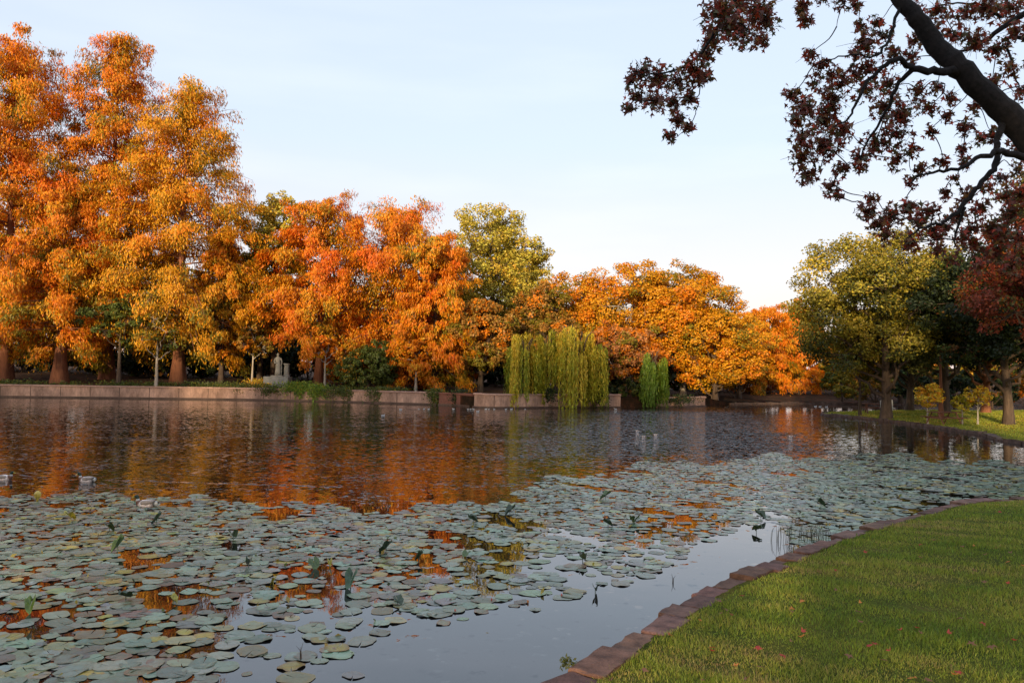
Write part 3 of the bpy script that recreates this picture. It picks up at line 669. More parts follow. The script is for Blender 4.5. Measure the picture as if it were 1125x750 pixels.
# ------------------------------------------------------------------ overhanging sweetgum (near, right)
def D_(px): return 10.0+max(0, (px-700))*.0022
sg = empty('sweetgum', (9.6, 9.2, gz1(9.6, 9.2)), 'dark sweetgum whose thick limb and maroon leaves hang in from the top right', 'tree')
base = np.array(sg.location)
def Q(px, py, Y): return np.array(P(px, py, Y))-base
def smooth_path(pts, k=5):
    pts = [np.array(p) for p in pts]; out = []
    for i in range(len(pts)-1):
        p0 = pts[max(0, i-1)]; a, b = pts[i], pts[i+1]; p3 = pts[min(len(pts)-1, i+2)]
        for j in range(k):
            t = j/k; out.append(.5*((2*a)+(-p0+b)*t+(2*p0-5*a+4*b-p3)*t*t+(-p0+3*a-3*b+p3)*t**3))
    out.append(pts[-1]); return np.array(out)
tk = smooth_path([(0, 0, -.2), (.02, 0, .6), (-.1, .1, 2.2), (-.25, .3, 3.6), (-.1, .5, 5.4), (.1, .6, 8), (0, .5, 10.5)])
v, f = tube_arr(tk, np.interp(np.linspace(0, 1, len(tk)), [0, .06, .3, .6, 1], [.55, .40, .33, .2, .05]), 14, .08)
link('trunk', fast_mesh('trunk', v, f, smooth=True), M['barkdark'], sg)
segs = [  # (points px,py,Y), radii
 ([(1190, 215, 9.9), (1150, 172, 9.9), (1105, 124, 10), (1072, 92, 10), (1040, 62, 10.1), (1012, 28, 10.2), (985, -8, 10.3), (950, -50, 10.4), (900, -85, 10.4)], [.21, .185, .16, .14, .125, .108, .09, .07, .04]),
 ([(1055, 78, 10), (1030, 78, 9.9), (1005, 76, 9.8), (985, 66, 9.7), (965, 78, 9.7), (948, 98, 9.7), (935, 125, 9.6), (915, 140, 9.6)], [.09, .07, .06, .045, .035, .03, .02, .012]),
 ([(1003, 76, 9.8), (985, 95, 9.9), (975, 120, 10), (958, 150, 10.1), (945, 175, 10.1)], [.05, .035, .028, .02, .012]),
 ([(1180, 195, 9.8), (1140, 178, 9.6), (1100, 168, 9.5), (1078, 172, 9.4), (1050, 186, 9.3), (1020, 190, 9.3), (995, 203, 9.3)], [.10, .07, .055, .04, .03, .02, .01]),
 ([(1104, 128, 10), (1096, 155, 9.8), (1094, 180, 9.7), (1075, 205, 9.6), (1058, 225, 9.6), (1038, 243, 9.5), (1015, 250, 9.4), (995, 262, 9.4)], [.07, .055, .05, .045, .04, .03, .02, .01]),
 ([(1060, 228, 9.6), (1052, 250, 9.6), (1048, 272, 9.6)], [.03, .02, .01]),
 ([(1190, -15, 10.5), (1125, 15, 10.6), (1092, 38, 10.7), (1062, 55, 10.8), (1035, 62, 10.9)], [.08, .06, .045, .03, .015]),
 ([(1195, 60, 10.7), (1130, 45, 10.7), (1108, 42, 10.7), (1112, 75, 10.6), (1120, 95, 10.5)], [.05, .04, .03, .02, .012]),
 ([(990, -4, 10.3), (984, 20, 10.2), (975, 45, 10.1), (960, 62, 10), (935, 60, 9.9), (905, 68, 9.9)], [.04, .03, .028, .02, .014, .01]),
 ([(900, -85, 10.4), (860, -60, 10.2), (830, -30, 10.1), (808, 0, 10), (790, 30, 10), (768, 60, 9.9), (745, 76, 9.9), (715, 82, 9.9), (695, 84, 9.9)], [.05, .045, .04, .035, .028, .022, .018, .012, .008]),
 ([(766, 62, 9.9), (768, 90, 9.9), (765, 120, 9.9), (755, 140, 9.9), (742, 152, 9.9)], [.015, .011, .008, .006, .004]),
 ([(860, -60, 10.2), (872, -25, 10.2), (880, 5, 10.2), (884, 28, 10.2)], [.025, .018, .012, .006]),
 ([(950, -50, 10.4), (930, -25, 10.4), (925, 5, 10.4), (918, 30, 10.4)], [.025, .016, .01, .004]),
 ([(1100, 20, 10.8), (1070, 5, 10.9), (1040, 5, 11), (1015, 12, 11)], [.03, .02, .015, .01]),
]
parts = []; allbr = []
for pt, rd in segs:
    pw = smooth_path([Q(*p_) for p_ in pt], 5)
    rr = np.interp(np.linspace(0, 1, len(pw)), np.linspace(0, 1, len(rd)), rd)*(1 if rd[0] > .15 else .68)
    rg = np.random.default_rng(len(parts)+5); pw[1:-1] += rg.normal(0, .012, (len(pw)-2, 3))
    v, f = tube_arr(pw, rr, 12 if rd[0] > .15 else 7)
    if rd[0] > .15: v = v+np.sin(v*9)[:, [1, 2, 0]]*.012
    parts.append((v, f)); allbr.append(pw)
allpts = np.concatenate(allbr)
clus = [(790, 12, 24), (812, 2, 22), (832, 12, 22), (815, 36, 22), (800, 25, 20), (842, 22, 16), (835, 45, 12), (782, 45, 15), (775, 60, 12), (762, 76, 18), (745, 90, 16), (772, 85, 12), (722, 85, 18), (705, 78, 14), (695, 88, 11), (700, 106, 14), (720, 110, 16), (740, 112, 14), (758, 108, 12), (745, 132, 12), (735, 150, 9), (756, 140, 9), (690, 118, 8),
 (882, 4, 12), (885, 22, 9), (878, 14, 8), (925, -2, 14), (940, 6, 10), (905, -4, 12),
 (889, 62, 10), (903, 72, 12), (915, 84, 12), (895, 92, 12), (870, 104, 12), (885, 118, 14), (875, 132, 11), (882, 150, 16), (880, 172, 15), (888, 192, 14), (905, 160, 20), (905, 130, 20), (915, 108, 18), (925, 145, 16), (925, 90, 14), (938, 60, 10), (950, 48, 15), (945, 30, 10), (962, 25, 9), (955, 74, 16), (940, 82, 12), (950, 100, 14), (975, 92, 16), (972, 118, 18), (990, 125, 18), (985, 148, 18), (962, 158, 18), (945, 176, 14), (925, 185, 10), (912, 205, 11), (920, 215, 7), (985, 175, 14), (1003, 165, 10), (1010, 100, 14), (1020, 118, 12), (1030, 95, 10), (1000, 62, 13), (980, 60, 14), (970, 40, 12), (1005, 45, 10), (1040, 128, 9), (1045, 108, 9), (1022, 145, 9), (1005, 12, 13), (1030, 12, 17), (1025, 35, 14), (1060, 15, 18), (1085, 8, 18), (1110, 10, 20), (1050, 40, 15), (1072, 45, 16), (1095, 55, 14), (1115, 35, 14), (1110, 75, 16), (1090, 92, 13), (1122, 100, 12), (1072, 118, 10), (1060, 140, 11), (1076, 152, 9), (1058, 165, 10), (1092, 148, 10), (1118, 162, 14), (1035, 178, 9), (1012, 186, 10), (1000, 200, 8), (1100, 195, 10), (1118, 185, 10),
 (952, 232, 12), (965, 246, 14), (958, 218, 8), (980, 236, 14), (975, 258, 12), (997, 228, 12), (1008, 244, 15), (1025, 256, 14), (1020, 232, 12), (1040, 250, 14), (1052, 236, 12), (1058, 262, 12), (1062, 214, 10), (1038, 212, 9), (1000, 265, 12), (1030, 275, 10), (1078, 230, 12), (1090, 250, 14), (1110, 235, 16), (1120, 262, 14), (1068, 250, 12), (1048, 196, 8), (1085, 205, 9), (1105, 215, 12), (1070, 268, 14), (1092, 280, 14), (1112, 292, 14), (1046, 285, 9), (1100, 262, 13), (1075, 292, 10), (1122, 212, 14), (1060, 180, 9), (1040, 70, 10), (1010, 30, 9)]
rg = np.random.default_rng(99)
sp5 = []
for i in range(10):
    a_ = -PI/2+i*PI/5
    rr = 1.0 if i % 2 == 0 else .40
    if i == 0: rr = .32          # stem notch
    sp5.append((rr*math.cos(a_)*(.95 if i in (2, 8) else 1), rr*math.sin(a_)))
sp5 = np.array(sp5)
LV, LF, LC = [], [], []; kk = 0
def star_leaf(c, nrm, s, col, spin):
    global kk
    nrm = nrm/np.linalg.norm(nrm); u = np.cross(nrm, (0.3, .2, 1)); u /= np.linalg.norm(u); w = np.cross(nrm, u)
    u2 = u*math.cos(spin)+w*math.sin(spin); w2 = -u*math.sin(spin)+w*math.cos(spin)
    r2 = np.hypot(sp5[:, 0], sp5[:, 1])
    ring = c+np.outer(sp5[:, 0]*s, u2)+np.outer(sp5[:, 1]*s, w2)-np.outer(r2**2*s*.35, nrm)
    LV.append(np.vstack([c, ring])); LF.append(np.array([(0, 1+i, 1+(i+1) % 10) for i in range(10)])+kk); kk += 11
    LC.append(np.tile(col, (11, 1)))
LPAL = [((.16, .045, .03), .32), ((.10, .085, .03), .2), ((.26, .05, .025), .2), ((.50, .06, .025), .12), ((.26, .12, .035), .16)]
pc = np.array([p_ for _, p_ in LPAL]); pc = pc/pc.sum()
clus.sort(key=lambda c: np.min(np.linalg.norm(allpts-Q(c[0], c[1], D_(c[0])), axis=1)))
for cx_, cy_, cr in clus:
    Yc = D_(cx_)+rg.uniform(-.7, .7)
    c0 = Q(cx_, cy_, Yc); rad = cr/FPX*Yc
    j = np.argmin(np.linalg.norm(allpts-c0, axis=1)+rg.uniform(0, .04, len(allpts))); a0 = allpts[j]
    m1_ = a0*.66+c0*.34+rg.normal(0, .035, 3)+(0, 0, .03); m2_ = a0*.3+c0*.7+rg.normal(0, .03, 3)
    tw = smooth_path([a0, m1_, m2_, c0], 3)
    parts.append(tube_arr(tw, np.linspace(.009, .004, len(tw)), 4)); allpts = np.vstack([allpts, tw[3:]])
    nlv = int(cr*cr*.44*rg.uniform(.7, 1.2))+6
    for _ in range(max(2, nlv//5)):
        e_ = c0+rg.normal(0, rad*.55, 3); parts.append(tube_arr(np.array([c0+(e_-c0)*.05, (c0+e_)/2+(0, 0, .02), e_]), [.004, .003, .002], 3))
    for _ in range(nlv):
        q = rg.normal(size=3); q *= rad*rg.uniform(.1, 1.05)/np.linalg.norm(q); q[2] *= 1.05
        nr = rg.normal(size=3)*.75+np.array((0, -.35, .45))
        col = np.array(LPAL[rg.choice(5, p=pc)][0])*rg.uniform(.7, 1.4)
        star_leaf(c0+q, nr, rg.uniform(.034, .064), col, rg.uniform(0, 6.28))
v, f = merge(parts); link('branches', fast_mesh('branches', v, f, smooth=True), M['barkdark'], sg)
link('crown', fast_mesh('crown', np.concatenate(LV), np.concatenate(LF), np.concatenate(LC)), M['leafnear'], sg)

# ------------------------------------------------------------------ far retaining walls
def offset_path(pts, d):
    P_ = np.array(pts, float); T_ = np.gradient(P_, axis=0); T_ /= np.linalg.norm(T_, axis=1, keepdims=True)
    return P_+np.stack([-T_[:, 1], T_[:, 0]], 1)*d
def slab(acc, pts, off0, off1, z0, z1):
    a = offset_path(pts, off0); b = offset_path(pts, off1); n = len(a); V = []
    for i in range(n): V += [(a[i][0], a[i][1], z0), (a[i][0], a[i][1], z1), (b[i][0], b[i][1], z1), (b[i][0], b[i][1], z0)]
    F = []
    for i in range(n-1):
        for k in range(4): F.append((i*4+k, i*4+(k+1) % 4, (i+1)*4+(k+1) % 4, (i+1)*4+k))
    F += [(0, 1, 2, 3), ((n-1)*4+3, (n-1)*4+2, (n-1)*4+1, (n-1)*4)]
    acc.add(V, F)
def resample(pts, st):
    out = []
    for a, b in zip(pts[:-1], pts[1:]):
        L = math.hypot(b[0]-a[0], b[1]-a[1]); k = max(1, int(round(L/st)))
        for j in range(k): out.append((a[0]+(b[0]-a[0])*j/k, a[1]+(b[1]-a[1])*j/k))
    out.append(tuple(pts[-1])); return out
def wall(label, pts, mat, top=.98, joint=2.6, group='retaining walls of the far bank', cop='coping'):
    mx_ = sum(p_[0] for p_ in pts)/len(pts); my_ = sum(p_[1] for p_ in pts)/len(pts)
    root = empty('retaining_wall', (mx_, my_, 0), label, 'wall', group)
    lp = [(p_[0]-mx_, p_[1]-my_) for p_ in pts]
    A = Acc(); slab(A, lp, -.07, .5, -.6, top); 
    A.build('stone_face', M[mat], root)
    C_ = Acc(); slab(C_, lp, -.15, .56, top+.003, top+.14); C_.build(cop, M['coping' if mat == 'wall' else mat], root, bevel=.02)
    F_ = Acc(); slab(F_, lp, -.21, -.073, -.6, .13); F_.build('footing', M['foot'], root)
    J = Acc(); rs = resample(lp, joint); o_ = offset_path(rs, -.076)
    last = rs[0]
    for i in range(1, len(rs)-1):
        if math.hypot(rs[i][0]-last[0], rs[i][1]-last[1]) < joint*.8: continue
        last = rs[i]
        t_ = np.array(rs[i+1])-np.array(rs[i-1]); J.box((o_[i][0], o_[i][1], top/2+.07), (.05, .02, top-.14), math.atan2(t_[1], t_[0]))
    if J.v: J.build('panel_joint', M['foot'], root)
    return root
# outline order runs right to left along the far bank; offset +d points away from the water for left-to-right paths
W1 = [(-62, 67.9), (-53, 70.1), (-44.6, 71.75), (-35, 73.4), (-25, 74.95), (-20, 74.5), (-15, 73.95), (-10, 72.2), (-6.4, 71)]
wall('long pale pink stone retaining wall along the left and middle of the far bank', W1, 'wall')
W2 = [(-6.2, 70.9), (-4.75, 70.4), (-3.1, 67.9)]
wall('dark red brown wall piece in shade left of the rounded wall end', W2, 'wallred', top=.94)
W3 = [(-2.95, 67.75)]+[(-1.5+1.45*math.cos(a_), 67.3+.95*math.sin(a_)) for a_ in np.linspace(PI, 1.62*PI, 8)]+[(-.3, 66.7), (1.2, 67.6), (2.5, 68.7), (7, 71.2), (9.6, 72.2)]
wall('pale pink stone wall with a rounded end under the willows', W3, 'wall', top=1.03)
W4 = [(13.2, 74.1), (15.9, 75.9), (18.6, 78.9)]
wall('short low pink wall between the small willow and the red brown bank', W4, 'wall', top=.8)

# ivy and low plants draped on the wall
def plant(name, label, cat, pxs, Y, pal, n, spread, zt, drop, seed, leaf=.13, group=None):
    rg = np.random.default_rng(seed); q = P(pxs, 430, Y); x0 = q.x
    root_z = zt-.18
    c = np.stack([rg.normal(0, spread, n), rg.normal(0, .22, n), np.zeros(n)], 1)
    h_ = np.abs(rg.normal(0, 1, n)); hang = rg.random(n) < .6
    env = .4+.6*np.abs(np.sin(c[:, 0]*2.3+seed))
    c[:, 2] = np.where(hang, -h_*drop*.55*env, h_*.16)
    c[:, 1] = np.where(hang, -.32-rg.uniform(0, .16, n), c[:, 1])
    v, f = leaf_cards(c, rg.normal(size=(n, 3))*.6+np.array((0, -.8, .5)), leaf*rg.uniform(.8, 1.6, n), leaf*rg.uniform(.5, .9, n), rg)
    o = link(name, fast_mesh(name, v, f, np.repeat(colours(PAL[pal], rg.uniform(.1, .9, n), rg, n), 4, axis=0)), M['leaf'], None, (x0, Y, root_z))
    return tag(o, label, cat, group)
IV = 'ivy draped over the wall'
plant('ivy', 'ivy patch over the wall at the very left edge', 'ivy', 8, 73.2, 'green', 1300, 1.1, 1.35, .8, 1, group=IV)
plant('ivy', 'ivy patch over the wall right of the thick flared trunk', 'ivy', 78, 74.0, 'green', 500, .8, 1.3, .5, 2, group=IV)
plant('ivy', 'thick ivy patch over the wall under the green twiggy tree', 'ivy', 130, 74.8, 'green', 1800, 1.0, 1.35, .9, 3, group=IV)
plant('ivy', 'ivy patch over the wall under the almost leafless tree', 'ivy', 172, 75.1, 'green', 1500, .7, 1.35, 1.0, 4, group=IV)
plant('ivy', 'widest ivy patch covering the wall left of the statue', 'ivy', 240, 75.3, 'green', 3800, 2.0, 1.4, 1.0, 5, group=IV)
plant('ivy', 'small ivy patch on the wall below the statue', 'ivy', 300, 74.9, 'green', 700, .6, 1.3, .7, 6, group=IV)
plant('ivy', 'ivy trailing to the water below the round dark shrub', 'ivy', 426, 73.1, 'green', 2000, .9, 1.3, 1.3, 7, group=IV)
plant('ivy', 'narrow ivy strand on the wall right of the pale trunk', 'ivy', 478, 71.3, 'green', 900, .35, 1.3, 1.3, 8, group=IV)
plant('ivy', 'narrow ivy strand at the corner of the dark wall piece', 'ivy', 505, 70.6, 'dark', 900, .35, 1.3, 1.3, 9, group=IV)
plant('ivy', 'ivy tuft hanging between two willows', 'ivy', 601, 69.2, 'dark', 900, .45, 1.5, .9, 10, group=IV)
plant('ivy', 'ivy tuft over the short low wall', 'ivy', 745, 75.2, 'dark', 900, .8, 1.0, .7, 14, group=IV)
plant('ivy', 'thin ivy trail over the wall between the left edge and the thick flared trunk', 'ivy', 40, 73.6, 'green', 500, .9, 1.3, .6, 21, group=IV)
plant('ivy', 'thin dark ivy trail over the wall left of the widest ivy patch', 'ivy', 203, 75.2, 'dark', 900, .9, 1.35, .9, 22, group=IV)
plant('ivy', 'dark ivy over the wall under the red orange cypress', 'ivy', 378, 74.0, 'green', 1200, .9, 1.3, .9, 23, group=IV)
plant('ivy', 'dark ivy hanging from the wall right of the middle willow', 'ivy', 655, 71.3, 'dark', 900, .5, 1.4, 1.0, 24, group=IV)
plant('bush', 'bright yellow green bush spilling over the wall beside the statue', 'shrub', 329, 74.6, 'willowgreen', 2400, .75, 1.6, .9, 11)
plant('bush', 'small bright green bush by the pale trunk right of the statue', 'shrub', 350, 74.2, 'willowgreen', 1500, .5, 1.4, 1.1, 12)
plant('bush', 'small yellow bush left of the statue pedestal', 'shrub', 284, 76.3, 'yellow', 900, .6, 1.75, .5, 13)

# ------------------------------------------------------------------ statue group
sx0 = P(305, 420, 76.6); zs = gz1(sx0.x, 76.6)
st = empty('statue', (sx0.x, 76.6, zs), 'pale stone standing figure on a wide pedestal above the wall', 'statue')
A = Acc(); A.box((0, 0, .5), (2.3, 1.4, 1.3)); A.build('pedestal', M['statue'], st, bevel=.04)
A = Acc(); A.box((0, 0, 1.21), (1.1, .9, .12)); A.build('plinth', M['statue'], st, bevel=.02)
A = Acc()
A.tube([(0, 0, 1.27), (0, 0, 1.6), (.02, 0, 2.0), (0, 0, 2.3), (-.03, 0, 2.55), (-.03, 0, 2.8), (-.02, 0, 2.95), (-.02, 0, 3.03), (-.02, -.02, 3.10), (-.02, -.03, 3.2), (-.02, -.03, 3.3), (-.02, -.02, 3.36)],
       [(.30, .24), (.27, .2), (.26, .19), (.24, .18), (.21, .15), (.26, .16), (.22, .13), (.08, .08), (.10, .11), (.125, .135), (.10, .11), (.03, .03)], 12)
A.tube([(-.24, 0, 2.88), (-.34, -.04, 2.6), (-.26, -.2, 2.4), (-.05, -.24, 2.45)], [.085, .07, .06, .045], 8)
A.tube([(.22, 0, 2.88), (.33, 0, 2.62), (.34, -.06, 2.3), (.30, -.1, 2.15)], [.085, .07, .06, .045], 8)
A.tube([(.36, -.08, 1.27), (.35, -.08, 2.2)], [.05, .04], 6)
A.build('figure', M['statue'], st, smooth=True)
cx0 = P(314.5, 420, 76.9)
co = empty('stone_pillar', (cx0.x, 76.9, zs), 'short round stone pillar directly right of the statue', 'pillar')
A = Acc(); A.tube([(0, 0, 1.16), (0, 0, 1.26), (0, 0, 1.3), (0, 0, 2.25), (0, 0, 2.3), (0, 0, 2.4)], [.32, .32, .25, .24, .31, .31], 16); A.build('shaft', M['statue'], co)
A = Acc(); A.box((0, 0, .57), (.9, .9, 1.17)); A.build('base', M['statue'], co, bevel=.03)

# ------------------------------------------------------------------ peninsula furniture
def picnic(px, Y, label, rz):
    q = P(px, 450, Y); z = gz1(q.x, Y)
    t = empty('picnic_table', (q.x, Y, z), label, 'table', None, rz)
    A = Acc()
    for k in range(5): A.box((0, -.32+.16*k, .75), (1.9, .145, .045))
    A.build('tabletop', M['wood'], t)
    for s in (-1, 1):
        A = Acc()
        for k in range(2): A.box((0, s*(.68+.15*k), .44), (1.9, .14, .045))
        A.build('bench', M['wood'], t)
        A = Acc()
        for s2 in (-1, 1): A.tube([(s*.65, s2*.25, .72), (s*.65, s2*.72, .0)], [.05, .05], 4)
        A.box((s*.65, 0, .40), (.05, 1.6, .09)); A.build('leg_frame', M['wood'], t)
    return t
picnic(1037, 50.5, 'red brown wooden picnic table between the saplings', .25)
picnic(962, 63, 'picnic table on the left part of the peninsula behind the thin tree', -.3)
q = P(974, 446, 62.5)
A = Acc(); A.box((0, 0, .62), (.95, .06, .8), tilt=.05); A.box((-.35, .06, .3), (.08, .06, .66)); A.box((.35, .06, .3), (.08, .06, .66)); A.box((0, -.2, .42), (.95, .4, .05))
tag(A.build('bench', M['white'], None, loc=(q.x, 62.5, gz1(q.x, 62.5))), 'pale white park bench beside the big oak trunk', 'bench')

# ------------------------------------------------------------------ stone edgings
def shore_path(zone):
    return [tuple(r[:2]) for r in SH if r[5] == zone]
zp = [p_ for p_ in shore_path(0) if -3.5 < p_[0] < 38 and p_[1] > 3]
ed = empty('stone_edging', (zp[0][0], zp[0][1], 0), 'edging of flat red brown stones between the near lawn and the water', 'edging')
rs = []; acc_l = 0; rgn = random.Random(5)
dense = resample(zp, .05); cum = 0; nxt = 0; k = 0; bx0, by0 = zp[0]
while k < len(dense)-20 and len(rs) < 92:
    a_ = dense[k]; L = rgn.uniform(.42, .78) if a_[0] < 14 else rgn.uniform(.7, 1.1)
    j = min(len(dense)-1, k+int(L/.05)); b_ = dense[j]
    rs.append((a_, b_)); k = j
for (a_, b_) in rs:
    L = math.hypot(b_[0]-a_[0], b_[1]-a_[1]); rz = math.atan2(b_[1]-a_[1], b_[0]-a_[0])
    nx, ny = -math.sin(rz), math.cos(rz)           # towards the water (left of the path)
    c = ((a_[0]+b_[0])/2, (a_[1]+b_[1])/2); w = rgn.uniform(.24, .40); off = rgn.uniform(-.03, .07)
    A = Acc(); tint = rgn.uniform(.65, 1.35); col = (tint, tint*rgn.uniform(.88, 1.05), tint*rgn.uniform(.85, 1.1))
    # a flagstone with a broken outline: ring of points, top slightly domed
    n_ = 16; top = .225+rgn.uniform(-.035, .035); V = []; rr = []
    for i in range(n_):
        an = i*2*PI/n_; ca, sa = math.cos(an), math.sin(an)
        s_ = 1/max(abs(ca), abs(sa))
        rr.append((ca*s_*L*.5*rgn.uniform(.93, .995), sa*s_*w*.5*rgn.uniform(.88, 1.04)))
    for zf, sc in ((-.30, .9), (top-.09, 1.0), (top-.012, 1.0), (top, .965)):
        for (u_, w_) in rr: 
            j1 = rgn.uniform(-.008, .008)
            V.append((u_*sc+j1, w_*sc+rgn.uniform(-.008, .008), zf+rgn.uniform(-.006, .006)))
    F = []
    for r0 in range(3):
        for i in range(n_): F.append((r0*n_+i, r0*n_+(i+1) % n_, (r0+1)*n_+(i+1) % n_, (r0+1)*n_+i))
    V.append((0, 0, top+rgn.uniform(0, .012))); 
    for i in range(n_): F.append((3*n_+i, 3*n_+(i+1) % n_, 4*n_))
    cr_, sr_ = math.cos(rz), math.sin(rz)
    V = [(c[0]-bx0+x*cr_-y*sr_+nx*off, c[1]-by0+x*sr_+y*cr_+ny*off, z) for x, y, z in V]
    A.add(V, F, col); A.build('edging_stone', M['edge'], ed)
# lower course just above the water
A = Acc()
for (a_, b_) in rs:
    L = math.hypot(b_[0]-a_[0], b_[1]-a_[1]); rz = math.atan2(b_[1]-a_[1], b_[0]-a_[0])+rgn.uniform(-.1, .1)
    t_ = rgn.uniform(.3, .8); c = (a_[0]+(b_[0]-a_[0])*t_-bx0-math.sin(rz)*.14, a_[1]+(b_[1]-a_[1])*t_-by0+math.cos(rz)*.14)
    A.box((c[0], c[1], -.03+rgn.uniform(-.02, .03)), (L*1.02, .26, .2), rz, rgn.uniform(-.05, .05), .03, (.6, .55, .5), rgn)
A.build('lower_course', M['edge'], ed, bevel=.015)
for zid, lab in ((1, 'dark rough stone edging along the water side of the peninsula'), (3, 'dark red brown stones at the foot of the far sloping bank')):
    zp = [p_ for p_ in shore_path(zid) if p_[1] > 30 and p_[0] > 18 and p_[0] < 62]
    A = Acc(); d0 = resample(zp, .55)
    for a_, b_ in zip(d0[:-1], d0[1:]):
        rz = math.atan2(b_[1]-a_[1], b_[0]-a_[0])
        A.box(((a_[0]+b_[0])/2-zp[0][0], (a_[1]+b_[1])/2-zp[0][1], -.10+rgn.uniform(-.06, .04)), (.58, .45, .5), rz, rgn.uniform(-.1, .1), .05, rng=rgn)
    tag(A.build('stone_edging', M['edgedark'], None, loc=(zp[0][0], zp[0][1], 0)), lab, 'edging')

# ------------------------------------------------------------------ grass
def blades(x, y, hgt, wid, rg, pal):
    n = len(x); z = gz(x, y)-.01
    an = rg.uniform(0, 2*PI, n); ln = rg.normal(0, .5, (n, 2))
    b = np.stack([x, y, z], 1); s = np.stack([np.cos(an), np.sin(an), np.zeros(n)], 1)*(wid/2)[:, None]
    t1 = b+np.stack([ln[:, 0]*hgt*.25, ln[:, 1]*hgt*.25, hgt*.55], 1)
    t2 = b+np.stack([ln[:, 0]*hgt*.8, ln[:, 1]*hgt*.8, hgt*.95], 1)
    V = np.empty((n, 5, 3)); V[:, 0] = b-s; V[:, 1] = b+s; V[:, 2] = t1+s*.8; V[:, 3] = t1-s*.8; V[:, 4] = t2
    i0 = np.arange(n)[:, None]*5
    F = np.concatenate([i0+[0, 1, 2], i0+[0, 2, 3], i0+[3, 2, 4]])
    k = .47+.28*np.sin(x*1.1+np.sin(y*1.7))*np.sin(y*.9+1)+.17*np.sin(x*3.1+np.sin(y*2.3)*2)*np.sin(y*2.9+x)+.12*np.sin(x*8.1+y*5.3)
    c = colours(pal, k, rg, n, .2)
    return V.reshape(-1, 3), F, np.repeat(c, 5, axis=0)
rg = np.random.default_rng(44)
GP = [(.26, (.16, .235, .025)), (.34, (.27, .32, .035)), (.22, (.38, .36, .06)), (.12, (.44, .34, .10)), (.06, (.34, .22, .10))]
n0 = 1500000
x = rg.uniform(-1, 19, n0); y = rg.uniform(3.2, 22, n0)
u, vv, dd = proj(x, y, np.full(n0, .6))
k = (u > 520) & (u < 1150) & (vv < 775) & (rg.random(n0) < np.clip((6.5/dd)**1.6, .05, 1))
x, y, dd = x[k], y[k], dd[k]
k = ~inside(x, y); x, y, dd = x[k], y[k], dd[k]
ds_ = shore(x, y)[0]; k = (ds_ > .13)|((ds_ > .05) & (rg.random(len(x)) < .12)); x, y, dd = x[k], y[k], dd[k]
hg = rg.uniform(.022, .062, len(x))*(1+.35*np.sin(x*2.1+np.sin(y*1.3))*np.sin(y*2.7)+.2*np.sin(x*7+y*5)); wd = rg.uniform(.004, .007, len(x))*np.clip(dd/7, 1, 3)
v, f, c = blades(x, y, hg, wd, rg, GP)
tag(link('grass', fast_mesh('grass', v, f, c), M['grass']), 'short green and yellow grass of the near lawn', 'grass', kind='stuff')
print('blades', len(x))
# longer wisps along the stone edge + peninsula turf
n0 = 60000
x = rg.uniform(22, 45, n0); y = rg.uniform(34, 70, n0)
k = ~inside(x, y); x, y = x[k], y[k]; k = shore(x, y)[0] > .3; x, y = x[k], y[k]
v, f, c = blades(x, y, rg.uniform(.05, .11, len(x)), rg.uniform(.03, .06, len(x)), rg, [(.3, (.20, .24, .02)), (.4, (.33, .33, .03)), (.3, (.45, .34, .05))])
tag(link('grass', fast_mesh('grass', v, f, c), M['grass']), 'mown yellow green turf on the peninsula', 'grass', kind='stuff')

# fallen leaves on the near lawn
def leaf_me(nm, col, s, curl):
    r2 = np.hypot(sp5[:, 0], sp5[:, 1]); rg = np.random.default_rng(int(s*1000))
    ring = np.stack([sp5[:, 0]*s, sp5[:, 1]*s, r2**2*s*curl+rg.uniform(-.006, .01, 10)], 1)
    return fast_mesh(nm, np.vstack([[0, 0, 0], ring]), np.array([(0, 1+i, 1+(i+1) % 10) for i in range(10)]), np.tile(col, (11, 1)))
kinds = [('red', (.62, .07, .04)), ('orange', (.80, .28, .05)), ('brown', (.34, .15, .07))]
leafs = {}
for nm, c in kinds:
    leafs[nm] = [leaf_me('fallen_leaf', c, .040, .35), leaf_me('fallen_leaf', tuple(q*.8 for q in c), .046, -.2)]
    for me in leafs[nm]: me.materials.append(M['leafnear'])
known = [(832, 713, 'red'), (823, 628, 'orange'), (768, 632, 'orange'), (918, 627, 'red'), (950, 607, 'red'), (875, 578, 'red'), (1070, 600, 'orange'), (1080, 685, 'red'), (1008, 690, 'red'), (805, 677, 'brown'), (770, 683, 'orange'), (790, 660, 'brown'), (815, 655, 'red'), (945, 662, 'orange'), (945, 685, 'brown'), (807, 733, 'orange'), (783, 712, 'red'), (977, 715, 'red'), (1098, 562, 'red'), (1010, 590, 'brown')]
rgn = random.Random(8)
for _ in range(70):
    yy = 560+190*rgn.random()**.8; known.append((rgn.uniform(640, 1125), yy, rgn.choice(['red', 'orange', 'brown', 'brown'])))
for px, py, nm in known:
    d = ray(px, py); t = 3.0
    while t < 22:
        x, y, z = d.x*t, d.y*t, CAM_H+d.z*t
        if z <= gz1(x, y)+.04: break
        t += .06
    if t >= 22 or inside(x, y)[0] or shore(x, y)[0][0] < .15: continue
    o = link('fallen_leaf', rgn.choice(leafs[nm]), None)
    o.location = (x, y, gz1(x, y)+.045); o.rotation_euler = (rgn.uniform(-.4, .5), rgn.uniform(-.4, .4), rgn.uniform(0, 6)); s = rgn.uniform(.8, 1.15); o.scale = (s, s, s)
    tag(o, 'small %s fallen star shaped leaf lying on the near lawn' % nm, 'leaf', '%s fallen leaves on the lawn' % nm)

